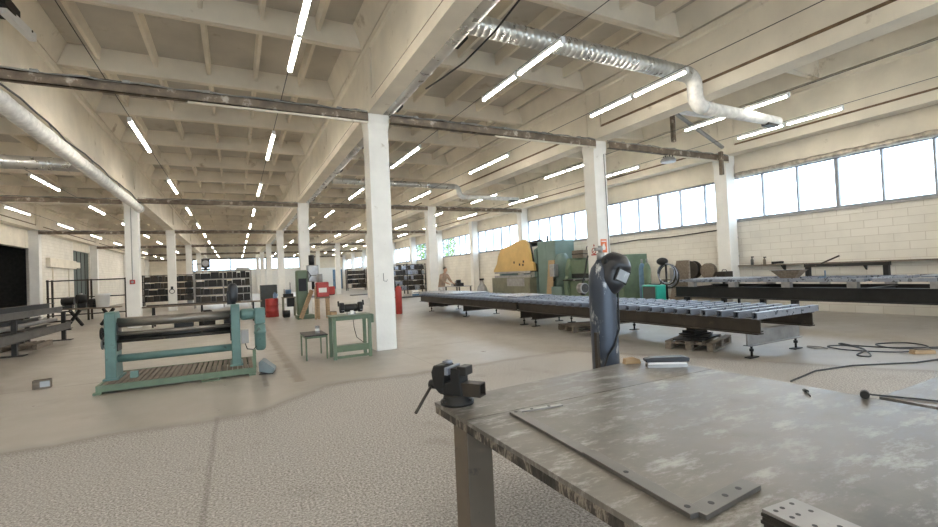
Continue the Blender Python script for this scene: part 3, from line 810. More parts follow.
# welding helmet hung over the valve
t = thing('welding_helmet', 'dark welding helmet hanging tilted on top of the gas cylinder', 'welding helmet', (cx+.075,cy-.06,1.47), -.50)
t.rotation_euler = (math.radians(14), math.radians(20), .10); t.scale = (1.16,1.16,1.16)
def helmet_shell():
    m = MB(); n = 18; rows = 11; vs = []
    # open-backed curved shell: front at -y
    for j in range(rows):
        v = j/(rows-1); z = -.145 + .30*v
        half = .098*(1-.42*max(0,(.35-v)/.35)**1.5) * (1-.55*max(0,(v-.72)/.28)**2)
        dep = .135*(1-.30*max(0,(.35-v)/.35))*(1-.50*max(0,(v-.65)/.35)**2)
        for i in range(n+1):
            a = PI*(-.08+1.16*i/n)
            k = .82 if .33 < v < .62 else 1.0
            vs.append((half*1.18*math.cos(a), -dep*k*math.sin(a)+.02, z))
    fs = [(j*(n+1)+i, j*(n+1)+i+1, (j+1)*(n+1)+i+1, (j+1)*(n+1)+i) for j in range(rows-1) for i in range(n)]
    fs.append(tuple((rows-1)*(n+1)+i for i in range(n+1)))
    return m.add(vs, fs, True)
sh = helmet_shell().build('shell', MAT['mask'], t)
so = sh.modifiers.new('solid','SOLIDIFY'); so.thickness = .006
MB().box(-.056,.056,-.100,-.085,-.035,.045).build('filter_window', MAT['lens'], t, .004)
MB().box(-.066,.066,-.097,-.08,-.047,.057).build('window_frame', MAT['rubber'], t, .004)
MB().torus((0,.02,.06), .105, .008, 'z', 24, 6).build('headband', MAT['rubber'], t)
for s in (-1,1): MB().cyl((s*.105,.01,.06),(s*.13,.01,.06),.022,n=12).build('knob', MAT['rubber'], t)
# yellow timber piece on the bench behind
o = tag(MB().prism([(-.06,0),(.07,0),(.06,.03),(.02,.045),(-.05,.04)], 'y', -.025, .025).build('timber_offcut', MAT['wood'], None, .004), 'yellowish timber offcut on the bench at the foot of the gas cylinder', 'timber'); o.location=(2.63,2.54,bz); o.rotation_euler=(0,0,-.35)

# ------------------------------------------------------------------ plate rolling machine
rl = (-.9, 8.95, 0)
t = thing('plate_rolling_machine', 'teal plate rolling machine with long steel rolls on a slatted platform', 'machine', rl)
X0, X1 = -1.755, -.025
# platform
m = MB()
m.box(-1.86,.26,8.44,8.475,.03,.125); m.box(-1.86,.26,9.70,9.735,.03,.125)
m.box(-1.86,-1.82,8.475,9.70,.03,.125); m.box(.22,.26,8.475,9.70,.03,.125)
bw(m,'platform_frame','lightgreen',t)
for i in range(26):
    x = -1.81 + i*.0785
    bw(MB().box(x,x+.062,8.48,9.695,.095,.12),'slat','oldwood',t)
for x,y in ((-1.84,8.455),(.20,8.455),(-1.84,9.68),(.20,9.68)): bw(MB().box(x-.05,x+.05,y-.04,y+.05,0,.03),'foot','lightgreen',t)
for x in (-.52,-.28): bw(MB().box(x-.008,x+.008,8.42,8.44,.005,.11),'step_leg','lightgreen',t)
bw(MB().box(-.53,-.27,8.40,8.44,.0,.012),'step_bar','lightgreen',t)
# end stands
for x, s in ((X0,-1),(X1,1)):
    m = MB(); m.prism([(8.84,.12),(9.34,.12),(9.30,.30),(9.24,.62),(9.22,1.10),(9.16,1.17),(8.88,1.17),(8.84,1.12)], 'x', x-.07, x+.07)
    o = bw(m,'end_stand','teal',t,.012)
    bw(MB().box(x-.10,x+.10,8.82,9.40,.12,.15),'stand_base','teal',o,0,rl)
    bw(MB().box(x-s*.075-.01,x-s*.075+.01,8.92,9.2,.55,1.0),'bearing_plate','darksteel',o,0,rl)
for z,y,r,mt,nm in ((.99,9.02,.078,'steelroll','upper_roll'),(.815,8.95,.032,'steelroll','lower_roll'),(.75,9.10,.05,'darksteel','lower_roll'),(.70,8.93,.022,'darksteel','guide_rod'),(.43,8.98,.062,'teal','tie_tube')):
    bw(MB().cyl((X0+.07,y,z),(X1-.07,y,z),r,n=24),nm,mt,t)
bw(MB().prism([(8.86,.12),(8.98,.12),(8.94,.22),(8.89,.22)],'x',-1.52,-1.42),'stop_block','teal',t)
# crank wheels at the free end
bw(MB().torus((X0-.13,9.0,.84),.085,.014,'x',20,6),'hand_wheel','blackiron',t)
bw(MB().torus((X0-.13,9.05,.68),.085,.014,'x',20,6),'hand_wheel','greysteel',t)
for y,z in ((9.0,.84),(9.05,.68)):
    m = MB(); m.cyl((X0-.15,y,z),(X0-.07,y,z),.022,n=12); bw(m,'wheel_shaft','darksteel',t)
    m = MB(); m.bar((X0-.13,y-.08,z),(X0-.13,y+.08,z),.015,.015); m.bar((X0-.13,y,z-.08),(X0-.13,y,z+.08),.015,.015); bw(m,'wheel_spokes','darksteel',t)
# drive: motor with gearbox
bw(MB().lathe([(.05,.07),(.09,.09),(.10,.12),(.10,.26),(.085,.29),(.07,.30)],(X1,9.0,.98),22,'x'),'drive_housing','teal',t)
bw(MB().box(X1+.30,X1+.47,8.91,9.09,.80,1.08),'gearbox','teal',t,.015)
m = MB().lathe([(.06,.33),(.085,.36),(.092,.40),(.092,.62),(.10,.63),(.10,.66),(.092,.67),(.092,.78),(.06,.80)],(X1+.385,9.0,0),22); bw(m,'motor','teal',t)
bw(MB().box(X1+.08,X1+.20,8.90,8.97,.48,.72),'terminal_box','rackgrey',t,.006)
bw(MB().tube([(X1+.14,8.93,.48),(X1+.17,8.92,.38),(X1+.27,8.93,.36),(X1+.36,8.95,.45)],.009,6),'cable','wire',t)
# dark pressing head above the drive stand
bw(MB().lathe([(.045,1.17),(.045,1.20),(.075,1.22),(.082,1.30),(.08,1.46),(.06,1.52),(.03,1.535)],(X1-.03,9.02,0),18),'clutch_head','mask',t)
bw(MB().box(X1-.12,X1-.05,8.96,9.1,1.17,1.40),'head_bracket','blackiron',t)
bw(MB().bar((.24,8.46,.12),(.24,8.46,.42),.05,.04),'guard_post','lightgreen',t)
t = thing('foot_pedal', 'blue-grey foot pedal box leaning at the end of the rolling machine', 'pedal', (.42,8.5,0), -.2)
MB().prism([(-.10,.05),(.10,.0),(.13,.03),(.14,.08),(-.02,.22),(-.06,.24),(-.1,.20)],'y',-.13,.13).build('housing', MAT['bluegrey'], t, .008)
MB().box(-.1,.12,-.15,.15,0,.012).build('base', MAT['darksteel'], t)
# small box on the floor
t = thing('cardboard_box', 'small open box lying alone on the floor by the rolling machine', 'box', (-2.80,9.68,0), .1)
m = MB(); m.box(-.11,.11,-.06,-.055,0,.13); m.box(-.11,.11,.055,.06,0,.13); m.box(-.11,-.105,-.055,.055,0,.13); m.box(.105,.11,-.055,.055,0,.13); m.box(-.105,.105,-.055,.055,0,.006)
m.build('carton', MAT['oldwood'], t); MB().box(-.02,.10,-.0625,-.06,.02,.11).build('paper_label', MAT['greysteel'], t)

# ------------------------------------------------------------------ green grinder stand, stool table
gx0, gx1, gy0, gy1 = 1.60, 2.33, 8.86, 9.32
t = thing('grinder_stand', 'green steel stand carrying the bench grinder in front of the column', 'stand', ((gx0+gx1)/2,9.09,0))
bw(MB().box(gx0-.03,gx1+.03,gy0-.03,gy1+.03,.80,.822),'top_plate','green',t,.003)
for x,y in ((gx0,gy0),(gx1-.06,gy0),(gx0,gy1-.06),(gx1-.06,gy1-.06)):
    bw(MB().box(x,x+.06,y,y+.06,0,.80),'leg','lightgreen',t,.003)
bw(MB().box(gx0+.06,gx1-.06,gy0,gy0+.012,.735,.80),'apron','green',t)
bw(MB().box(gx0+.06,gx1-.06,gy0+.005,gy1-.005,.20,.215),'shelf','green',t)
bw(MB().box(gx0+.06,gx1-.06,gy0,gy0+.02,.14,.26),'shelf_rail','green',t)
bw(MB().box(gx0+.06,gx1-.06,gy0+.0,gy0+.02,.02,.07),'floor_rail','green',t)
bw(MB().box(gx1+.0,gx1+.08,gy0+.1,gy0+.3,.64,.80),'switch_box','green',t)
t = thing('bench_grinder', 'dark double-wheeled bench grinder on the green stand', 'grinder', (2.0,9.09,.822))
MB().prism([(-.09,0),(.09,0),(.07,.05),(-.07,.05)],'y',-.07,.07).build('base', MAT['greysteel'], t, .004)
MB().lathe([(.06,-.13),(.075,-.11),(.075,.11),(.06,.13)],(0,0,.13),20,'x').build('motor', MAT['darksteel'], t)
MB().box(-.03,.03,-.085,-.06,.01,.08).build('switch_plate', MAT['plastic_white'], t)
for s in (-1,1):
    MB().lathe([(.03,s*.13),(.095,s*.14),(.10,s*.15),(.10,s*.205),(.095,s*.215),(.03,s*.22)],(0,0,.14),22,'x').build('wheel_guard', MAT['blackiron'], t)
    MB().cyl((s*.155,0,.135),(s*.20,0,.135),.088,n=22).build('grinding_wheel', MAT['greysteel'], t)
    MB().bar((s*.18,-.09,.09),(s*.18,-.14,.09),.05,.008).build('tool_rest', MAT['greysteel'], t)
    MB().bar((s*.24,-.02,.17),(s*.24,.01,.27),.03,.02).build('eye_shield', MAT['blackiron'], t)
t2 = tag(MB().tube([(2.05,9.18,.797),(2.07,9.2,.55),(2.12,9.22,.35),(2.2,9.2,.28),(2.24,9.16,.24)],.006,6).build('power_cord', MAT['wire']), 'thin cord hanging down inside the green grinder stand', 'cord')
t = thing('side_table', 'low green metal side table beside the grinder stand', 'table', (1.36,9.5,0))
bw(MB().box(1.13,1.555,9.16,9.92,.455,.475),'tabletop','darksteel',t,.003)
bw(MB().box(1.14,1.545,9.17,9.185,.415,.455),'apron','green',t); bw(MB().box(1.14,1.155,9.185,9.91,.415,.455),'apron','green',t)
for x,y in ((1.14,9.17),(1.52,9.17),(1.14,9.89),(1.52,9.89)): bw(MB().box(x,x+.028,y,y+.028,0,.455),'leg','green',t)
t = thing('tin_can', 'small metal tin standing on the low green side table', 'tin', (1.40,9.42,.475))
MB().lathe([(.042,0),(.045,.003),(.045,.14),(.042,.145)],(0,0,0),18).build('can', MAT['greysteel'], t)
MB().cyl((0,0,.05),(0,0,.10),.0465,n=18,caps=False).build('paper_band', MAT['paper'], t)
MB().torus((0,0,.145),.044,.003,'z',18,5).build('rim', MAT['slat'], t)
# small hook on the centre column, signs
o = tag(MB().tube([(2.75,9.335,1.60),(2.75,9.32,1.60),(2.75,9.315,1.45),(2.80,9.30,1.43),(2.83,9.30,1.47)],.008,6).build('wall_hook', MAT['greysteel']), 'small bent metal hook on the face of the centre column', 'hook')

def flame_sign(loc, w, h, label, mat, glyph):
    t = thing('warning_sign', label, 'sign', loc)
    if glyph == 'flame':
        MB().box(-w/2,w/2,-.006,0,-h/2,h/2).build('sign_panel', MAT[mat], t)
        MB().prism([(-.04,-.11),(.04,-.11),(.06,-.05),(.03,.02),(.02,.08),(-.01,.03),(-.03,.06),(-.06,-.04)],'y',-.008,-.006).build('flame_symbol', MAT['paper'], t)
        MB().box(-w/2+.02,w/2-.02,-.008,-.006,h/2-.07,h/2-.04).build('lettering', MAT['paper'], t)
    return t
flame_sign((8.885,9.338,2.10), .21, .36, 'orange-red paper sign on the lit face of the column behind the helmet', 'orange', 'flame')
t = thing('warning_sign', 'red prohibition sign on the side face of the column behind the helmet', 'sign', (8.687,9.50,1.98))
MB().box(-.006,0,-.12,.12,-.13,.09).build('sign_panel', MAT['paper'], t)
MB().torus((-.008,0,0),.075,.012,'x',20,6).build('ring', MAT['red'], t); MB().bar((-.008,-.05,.05),(-.008,.05,-.05),.014,.01).build('slash', MAT['red'], t)
MB().box(-.009,-.006,-.11,.11,-.125,-.09).build('lettering', MAT['red'], t)
MB().prism([(-.03,.12),(.03,.12),(.0,.19)],'x',-.006,0).build('top_mark', MAT['red'], t)
o = tag(MB().tube([(9.03,9.32,4.6),(9.05,9.32,3.2),(9.06,9.32,2.4),(9.05,9.32,1.9),(9.05,9.32,1.0)],.014,6).build('grey_cable', MAT['greycable']), 'grey cable running down the lit face of the signed column', 'cable')
for (xx,yy,lab) in ((14.752,9.42,'blackened conduit beside the nearest window wall column'),):
    t = thing('conduit', lab, 'conduit', (xx,yy,0))
    MB().cyl((0,-.03,1.35),(0,-.03,4.6),.022,n=8).build('pipe', MAT['blackiron'], t)
    for z in (1.7,2.3,2.9,3.5,4.1): MB().box(-.03,.03,-.06,0,z-.03,z+.03).build('clip', MAT['rackgrey'], t)

# ------------------------------------------------------------------ second long table by the window wall and the frames on it
def beam_i(m, axis, a0, a1, c, z0, z1, w=.14):
    # H profile along an axis ('x' or 'y'), c = the other coordinate
    def b(u0,u1,za,zb):
        if axis == 'y': m.box(c+u0,c+u1,a0,a1,za,zb)
        else: m.box(a0,a1,c+u0,c+u1,za,zb)
    b(-w/2,w/2,z0,z0+.02); b(-w/2,w/2,z1-.02,z1); b(-.012,.012,z0+.02,z1-.02)
    return m
TL = (11.45, -1.5, 0)
t = thing('long_steel_table', 'long dark steel table near the window wall under loose frames', 'welding table', TL)
for x in (11.53, 13.2): bw(beam_i(MB(),'y',-1.5,9.25,x,.56,.86,.16),'side_beam','blackiron',t)
for y in (-1.2,1.8,4.8,7.6,9.0): bw(beam_i(MB(),'x',11.62,13.1,y,.60,.84,.12),'cross_beam','blackiron',t)
for x,y in ((11.53,-1.0),(11.53,6.05),(11.53,8.9),(13.2,-1.2),(13.2,7.75),(13.2,8.9)):
    bw(MB().box(x-.06,x+.06,y-.06,y+.06,0,.56),'leg','blackiron',t)
def ladder(label, x0, x1, y0, y1, z, n, skew=0.0, h=.07, diag=True):
    t = thing('steel_ladder_frame', label, 'steel frame', ((x0+x1)/2,(y0+y1)/2,z), skew, 'welded frames on the long table')
    a, b = (x1-x0)/2, (y1-y0)/2
    MB().box(-a,-a+.08,-b,b,0,h).build('side_bar', MAT['slat'], t); MB().box(a-.08,a,-b,b,0,h).build('side_bar', MAT['slat'], t)
    for i in range(n):
        y = -b+.05 + (2*b-.1)*i/(n-1); d = .35 if diag else 0
        MB().bar((-a+.08,y-.0,h/2),(a-.08,y,h/2),.09,h*.9).build('rung', MAT['slat'], t)
    return t
# spacers between table and frames
k = 0
for y in (1.0,2.3,3.6,4.9,6.2,7.5,8.7):
    for x in (11.53, 13.2):
        k += 1
        if k == 1: 
            s0 = MB().box(-.07,.07,-.09,.09,0,.13).build('spacer_block', MAT['greysteel']); sb = s0
        else: sb = s0.copy(); COL.objects.link(sb)
        sb.location = (x,y,.86)
        tag(sb, 'steel spacer block under the frames on the long table, %s pair, %s rail' % (ORD[[1.0,2.3,3.6,4.9,6.2,7.5,8.7].index(y)], 'aisle' if x < 12 else 'wall'), 'block', 'spacer blocks on the long table')
ladder('blue-grey steel frame with rungs on the long table, nearest of three', 11.45, 13.5, .2, 4.55, .99, 6)
ladder('blue-grey steel frame with rungs on the long table, middle of three', 11.45, 13.4, 4.68, 6.7, .99, 4, 0)
ladder('blue-grey steel frame with rungs on the long table, farthest of three', 11.5, 13.3, 6.85, 9.1, .99, 4, 0)
o = tag(MB().box(-.7,.7,-.9,.9,0,.012).build('steel_sheet', MAT['slat']), 'blue-grey sheet lying on the farthest frame of the long table', 'sheet'); o.location = (12.35,8.1,1.062)
o = tag(MB().box(-.5,.5,-.7,.7,0,.012).build('steel_sheet', MAT['slat']), 'pale sheet lying on the nearest frame of the long table', 'sheet'); o.location = (12.7,3.4,1.062)
t = thing('bent_sheet', 'brown bent sheet hopper standing on the frames of the long table', 'sheet metal', (12.0,6.35,1.062), .1)
m = MB().hexa([(-.12,-.12,0),(.12,-.12,0),(.12,.18,0),(-.12,.18,0),(-.2,-.28,.19),(.2,-.28,.19),(.2,.36,.19),(-.2,.36,.19)]); m.build('folded_body', MAT['oldwood'], t)
MB().box(-.22,.22,-.30,.38,.19,.197).build('top_sheet', MAT['browniron'], t)
t = thing('angle_offcut', 'small blue angle offcut standing on the frames by the brown hopper', 'angle bar', (12.2,5.72,1.062), .4)
MB().box(-.1,.1,-.01,.01,0,.16).build('web', MAT['blue'], t); MB().box(-.1,.1,.01,.12,0,.015).build('flange', MAT['blue'], t)
t = thing('trestle_rail', 'dark low two-legged rail standing on the long table frames', 'trestle', (13.2,5.75,1.062))
bw(MB().box(13.12,13.22,4.88,6.62,1.29,1.37),'rail','darksteel',t)
for y in (4.95,6.55): bw(MB().box(13.12,13.22,y-.05,y+.05,1.062,1.29),'leg','blackiron',t)
bw(MB().bar((13.17,6.25,1.372),(13.17,5.85,1.55),.035,.035),'angled_bar','browniron',t)
t = thing('wall_shelf', 'narrow brown shelf rail running along the block wall', 'shelf', (14.85,5.5,1.36))
bw(MB().box(14.58,14.85,1.5,9.3,1.35,1.385),'board','oldwood',t)
for y in (2,4,6,8): bw(MB().prism([(14.62,1.35),(14.85,1.35),(14.85,1.15)],'y',y-.02,y+.02),'bracket','blackiron',t)
for i,(y,h,r,mt,lab) in enumerate([(8.90,.27,.045,'screen','dark spray bottle on the wall shelf next to the column'),(8.52,.24,.04,'oldwood','amber bottle on the wall shelf, second from the column')]):
    t = thing('spray_bottle', lab, 'bottle', (14.70,y,1.385), 0, 'bottles on the wall shelf')
    MB().lathe([(r*.9,0),(r,.01),(r,h*.6),(r*.4,h*.78),(r*.4,h*.86)],(0,0,0),14).build('bottle_body', MAT[mt], t)
    MB().box(-.02,.02,-.05,.02,h*.86,h).build('trigger_head', MAT['rubber'], t)
t = thing('hand_grinder', 'dark angle grinder lying on the wall shelf', 'grinder', (14.70,8.12,1.385), .2)
MB().cyl((0,-.14,.045),(0,.10,.045),.035,n=12).build('motor_body', MAT['rubber'], t); MB().cyl((0,.14,.0),(0,.14,.08),.04,n=12).build('gear_head', MAT['darksteel'], t); MB().cyl((0,.14,.0),(0,.14,.006),.075,n=18).build('disc', MAT['darksteel'], t)

# ------------------------------------------------------------------ machines along the window wall
t = thing('press_brake', 'large yellow and grey-green press brake against the window wall', 'press', (13.0,20.1,0))
pl = [(22.0,1.50),(21.95,1.62),(21.6,1.95),(21.45,2.35),(21.1,2.72),(20.6,2.80),(20.1,2.86),(19.6,3.0),(18.95,3.05),(18.62,2.85),(18.48,2.3),(18.42,1.95),(18.2,1.88),(18.15,1.50)]
bw(MB().prism(pl,'x',12.75,12.90),'ram','yellow',t,.01)
bw(MB().prism([(y*.985+.3,z-.06) for y,z in pl],'x',12.90,13.02),'ram_back','darksteel',t)
bw(MB().box(12.70,12.80,18.4,21.8,1.40,1.50),'upper_tool','greysteel',t); bw(MB().box(12.70,12.80,18.4,21.8,1.18,1.30),'lower_tool','greysteel',t)
bw(MB().box(12.55,12.95,18.25,21.85,.0,1.18),'bed','presstable',t,.01)
bw(MB().box(12.535,12.55,18.7,20.3,.75,1.15),'bed_cover','greysteel',t)
for y in (18.25,21.6): bw(MB().prism([(12.95,0),(14.1,0),(14.1,2.6),(13.5,2.8),(13.02,2.5),(13.02,1.2),(12.95,1.2)],'y',y,y+.22),'side_frame','tealcab',t)
for y in (19.0,19.3,18.95,19.8): bw(MB().box(12.735,12.75,y,y+.1,1.75+(y*7%1)*.25,1.86+(y*7%1)*.25),'patch','blackiron',t)
bw(MB().cyl((13.5,18.5,2.9),(13.5,21.5,2.75),.14,n=14),'drive_shaft','darksteel',t)
t = thing('control_cabinet', 'tall pale teal cabinet beside the yellow press', 'cabinet', (13.5,17.4,0))
bw(MB().box(13.0,14.1,16.75,18.12,0.05,2.86),'body','tealcab',t,.02); bw(MB().box(12.985,13.0,16.8,17.4,.2,2.7),'door','tealcab',t,.004); bw(MB().box(12.985,13.0,17.45,18.05,.2,2.7),'door','tealcab',t,.004)
bw(MB().box(13.02,14.08,16.78,18.1,0,.05),'plinth','blackiron',t); bw(MB().box(12.96,12.985,17.3,17.34,1.3,1.5),'handle','blackiron',t)
bw(MB().cyl((13.3,17.7,2.86),(13.3,17.7,3.15),.05,n=10),'vent_pipe','blackiron',t)
t = thing('pillar_machine', 'rounded pale teal pillar machine standing between cabinet and green shear', 'machine', (12.9,16.2,0))
bw(MB().box(12.55,13.3,15.85,16.6,0,.75),'base','tealcab',t,.03); bw(MB().lathe([(.30,.75),(.30,1.9),(.26,2.1),(.16,2.2),(.05,2.22)],(12.95,16.22,0),22),'pillar','tealcab',t)
bw(MB().box(12.35,12.62,16.1,16.4,1.2,1.75),'head','greysteel',t,.02); bw(MB().cyl((12.48,16.25,1.0),(12.48,16.25,1.2),.05,n=12),'spindle','darksteel',t)
o = tag(MB().box(-.02,.02,-.22,.22,0,1.95).build('board', MAT['wood']), 'tan board leaning on the pale teal cabinet', 'board'); o.location=(12.72,17.0,.004); o.rotation_euler=(0,math.radians(7),0)
t = thing('guillotine_shear', 'green guillotine shear seen on both sides of the signed column', 'shear', (12.8,13.7,0))
bw(MB().box(12.45,12.75,12.35,15.2,0,1.02),'table_front','green',t,.01); bw(MB().box(12.40,13.3,12.35,15.2,1.02,1.08),'cutting_table','greysteel',t)
bw(MB().box(12.55,12.80,12.35,15.2,1.30,1.86),'blade_beam','green',t,.01); bw(MB().box(12.60,12.66,12.35,15.2,1.12,1.30),'blade','blackiron',t)
for y in (12.1,15.2): bw(MB().prism([(12.35,0),(13.6,0),(13.6,1.95),(12.6,1.95),(12.45,1.5),(12.45,1.2),(12.35,1.05)],'y',y,y+.24),'side_frame','lightgreen',t,.01)
bw(MB().box(12.535,12.55,13.0,13.4,1.55,1.72),'red_label','orange',t)
for i in range(4): bw(MB().bar((11.95,12.7+i*.75,1.05),(12.42,12.7+i*.75,1.05),.08,.05),'support_arm','darksteel',t)
bw(MB().box(12.40,12.45,12.8,13.9,.35,.95),'white_panel','plastic_white',t)
t = thing('wooden_crate', 'brown wooden crate on top of the green shear frame', 'crate', (13.1,15.0,1.95))
bw(MB().box(12.85,13.35,14.72,15.42,1.95,2.28),'crate_body','oldwood',t); bw(MB().box(12.84,13.36,14.71,15.43,2.10,2.14),'band','browniron',t)
bw(MB().tube([(13.2,14.9,2.28),(13.2,14.88,2.4),(13.22,14.8,2.45)],.02,6),'handle','blackiron',t)
o = tag(MB().tube([(14.83,10.0,2.62),(14.8,12.0,2.55),(14.82,13.5,2.58),(14.8,15.2,2.52),(14.82,16.4,2.6)],.02,6).build('wall_cable','' or MAT['browniron']), 'brown cable sagging along the block wall under the windows', 'cable')
# gas bottles, welder and reels between shear and long table
for i,(x,y,mt,lab) in enumerate([(12.6,11.45,'blue','dark blue gas bottle next to the green shear'),(12.45,11.1,'lightgreen','faded green gas bottle standing before the dark blue one')]):
    t = thing('gas_bottle', lab, 'gas bottle', (x,y,0), 0, 'gas bottles by the shear')
    MB().lathe([(.10,0),(.115,.02),(.115,1.4),(.09,1.52),(.04,1.6)],(0,0,0),20).build('body', MAT[mt], t); MB().cyl((0,0,1.6),(0,0,1.74),.03,n=10).build('valve', MAT['greysteel'], t)
t = thing('welding_machine', 'bright green welding machine with hoses behind the slatted table', 'welding machine', (11.1,9.75,0))
bw(MB().box(10.95,11.35,9.45,10.0,.12,.93),'housing','weldgreen',t,.03); bw(MB().box(10.935,10.95,9.5,9.95,.5,.88),'front_panel','screen',t)
for y in (9.5,9.95): 
    for x in (11.0,11.3): bw(MB().cyl((x,y-.03,.06),(x,y+.03,.06),.06,n=14),'wheel','rubber',t)
bw(MB().box(10.98,11.32,9.47,9.98,.093,.125),'chassis','blackiron',t)
bw(MB().tube([(11.15,9.5,.93),(11.12,9.4,1.05),(11.15,9.5,.945),(11.15,9.9,.95)],.015,6),'handle','blackiron',t)
t = thing('hose_bundle', 'silver and black hoses looped over a stand behind the green welder', 'hose', (11.75,9.75,0))
bw(MB().cyl((11.75,9.75,.03),(11.75,9.75,1.65),.03,n=10),'stand_pole','blackiron',t); bw(MB().box(11.55,11.95,9.55,9.95,0,.03),'stand_foot','blackiron',t)
for i in range(4): bw(MB().torus((11.70+.04*i,9.72,1.25-.03*i),.30+.02*i,.022,'x',28,6),'hose_loop',['slat','rubber','slat','rubber'][i],t)
bw(MB().blob((11.72,9.85,1.62),.12,.2,.12,14,8),'hung_helmet','rubber',t)
t = thing('steel_plate_stand', 'brown steel plate leaning upright beside the hose stand', 'plate', (12.2,9.7,0))
bw(MB().hexa([(12.15,9.36,0),(12.35,9.36,0),(12.35,10.1,0),(12.15,10.1,0),(12.35,9.40,1.62),(12.39,9.40,1.62),(12.39,9.85,1.62),(12.35,9.85,1.62)]),'leaning_plate','oldwood',t)
for i,(y,z,r,lab) in enumerate([(9.72,1.50,.26,'dark cable reel hung on the wall left of the column'),(9.05,1.0,.2,'')][:1]):
    t = thing('cable_reel', 'dark cable reel standing on the cluttered wall bench', 'reel', (13.75,10.35,1.0))
    for s in (-.10,.10): MB().cyl((s-.012,0,.30),(s+.012,0,.30),.30,n=24).build('flange', MAT['browniron'], t)
    MB().cyl((-.09,0,.30),(.09,0,.30),.2,n=20).build('wound_cable', MAT['rubber'], t)
t = thing('cable_reel', 'smaller red-brown reel beside the dark cable reel', 'reel', (13.75,9.75,1.0))
for s in (-.07,.07): MB().cyl((s-.01,0,.25),(s+.01,0,.25),.25,n=24).build('flange', MAT['oldwood'], t)
MB().cyl((-.06,0,.25),(.06,0,.25),.17,n=20).build('wound_cable', MAT['blackiron'], t)
t = thing('wall_bench', 'cluttered dark bench against the block wall behind the welder', 'bench', (13.8,10.2,0))
bw(MB().box(13.35,14.2,8.95,11.3,.955,1.0),'bench_top','oldwood',t)
for x,y in ((13.4,9.0),(14.1,9.0),(13.4,11.2),(14.1,11.2)): bw(MB().box(x,x+.06,y,y+.06,0,.955),'leg','blackiron',t)
bw(MB().box(13.4,14.15,9.05,11.2,.35,.38),'lower_shelf','oldwood',t)
for i,(y,h,mt,lab) in enumerate([(11.0,.4,'greysteel','grey toolbox at the far end of the cluttered wall bench'),(9.25,.22,'browniron','low brown tin box on the wall bench next to the column')]):
    t = thing('tool_box', lab, 'tool box', (13.8,y,1.0), 0)
    MB().box(-.2,.2,-.15,.15,0,h).build('case', MAT[mt], t, .01); MB().tube([(0,-.08,h),(0,-.06,h+.05),(0,.06,h+.05),(0,.08,h)],.012,6).build('handle', MAT['blackiron'], t)
# low clutter before the press, far side of the slatted tables
t = thing('work_trolley', 'low grey trolley with dark parts beyond the far slatted table', 'trolley', (11.2,23.4,0))
bw(MB().box(10.7,11.7,22.6,24.2,.78,.82),'deck','greysteel',t)
for x,y in ((10.75,22.65),(11.6,22.65),(10.75,24.1),(11.6,24.1)): bw(MB().box(x,x+.06,y,y+.06,.0,.78),'leg','blackiron',t)
for i,(x,y,a,b,h,mt,lab) in enumerate([(11.0,22.9,.2,.25,.35,'blackiron','dark machine part at the near end of the grey trolley'),(11.3,23.7,.3,.2,.28,'greysteel','grey casting at the far end of the grey trolley')]):
    t = thing('machine_part', lab, 'machine part', (x,y,.82), .3*i, 'parts on the grey trolley')
    MB().box(-a,a,-b,b,0,h*.5).build('base', MAT[mt], t, .01); MB().cyl((0,0,h*.5),(0,0,h),min(a,b)*.7,n=14).build('hub', MAT[mt], t)
t = thing('drum_stand', 'round grey wire drum beyond the slatted tables in front of the press', 'drum', (11.6,21.3,0))
bw(MB().lathe([(.28,0),(.30,.02),(.30,.55),(.24,.75),(.10,.95),(.08,1.1)],(11.6,21.3,0),20),'drum','greysteel',t); bw(MB().cyl((11.6,21.3,1.1),(11.6,21.3,1.2),.12,n=14),'cap','blackiron',t)

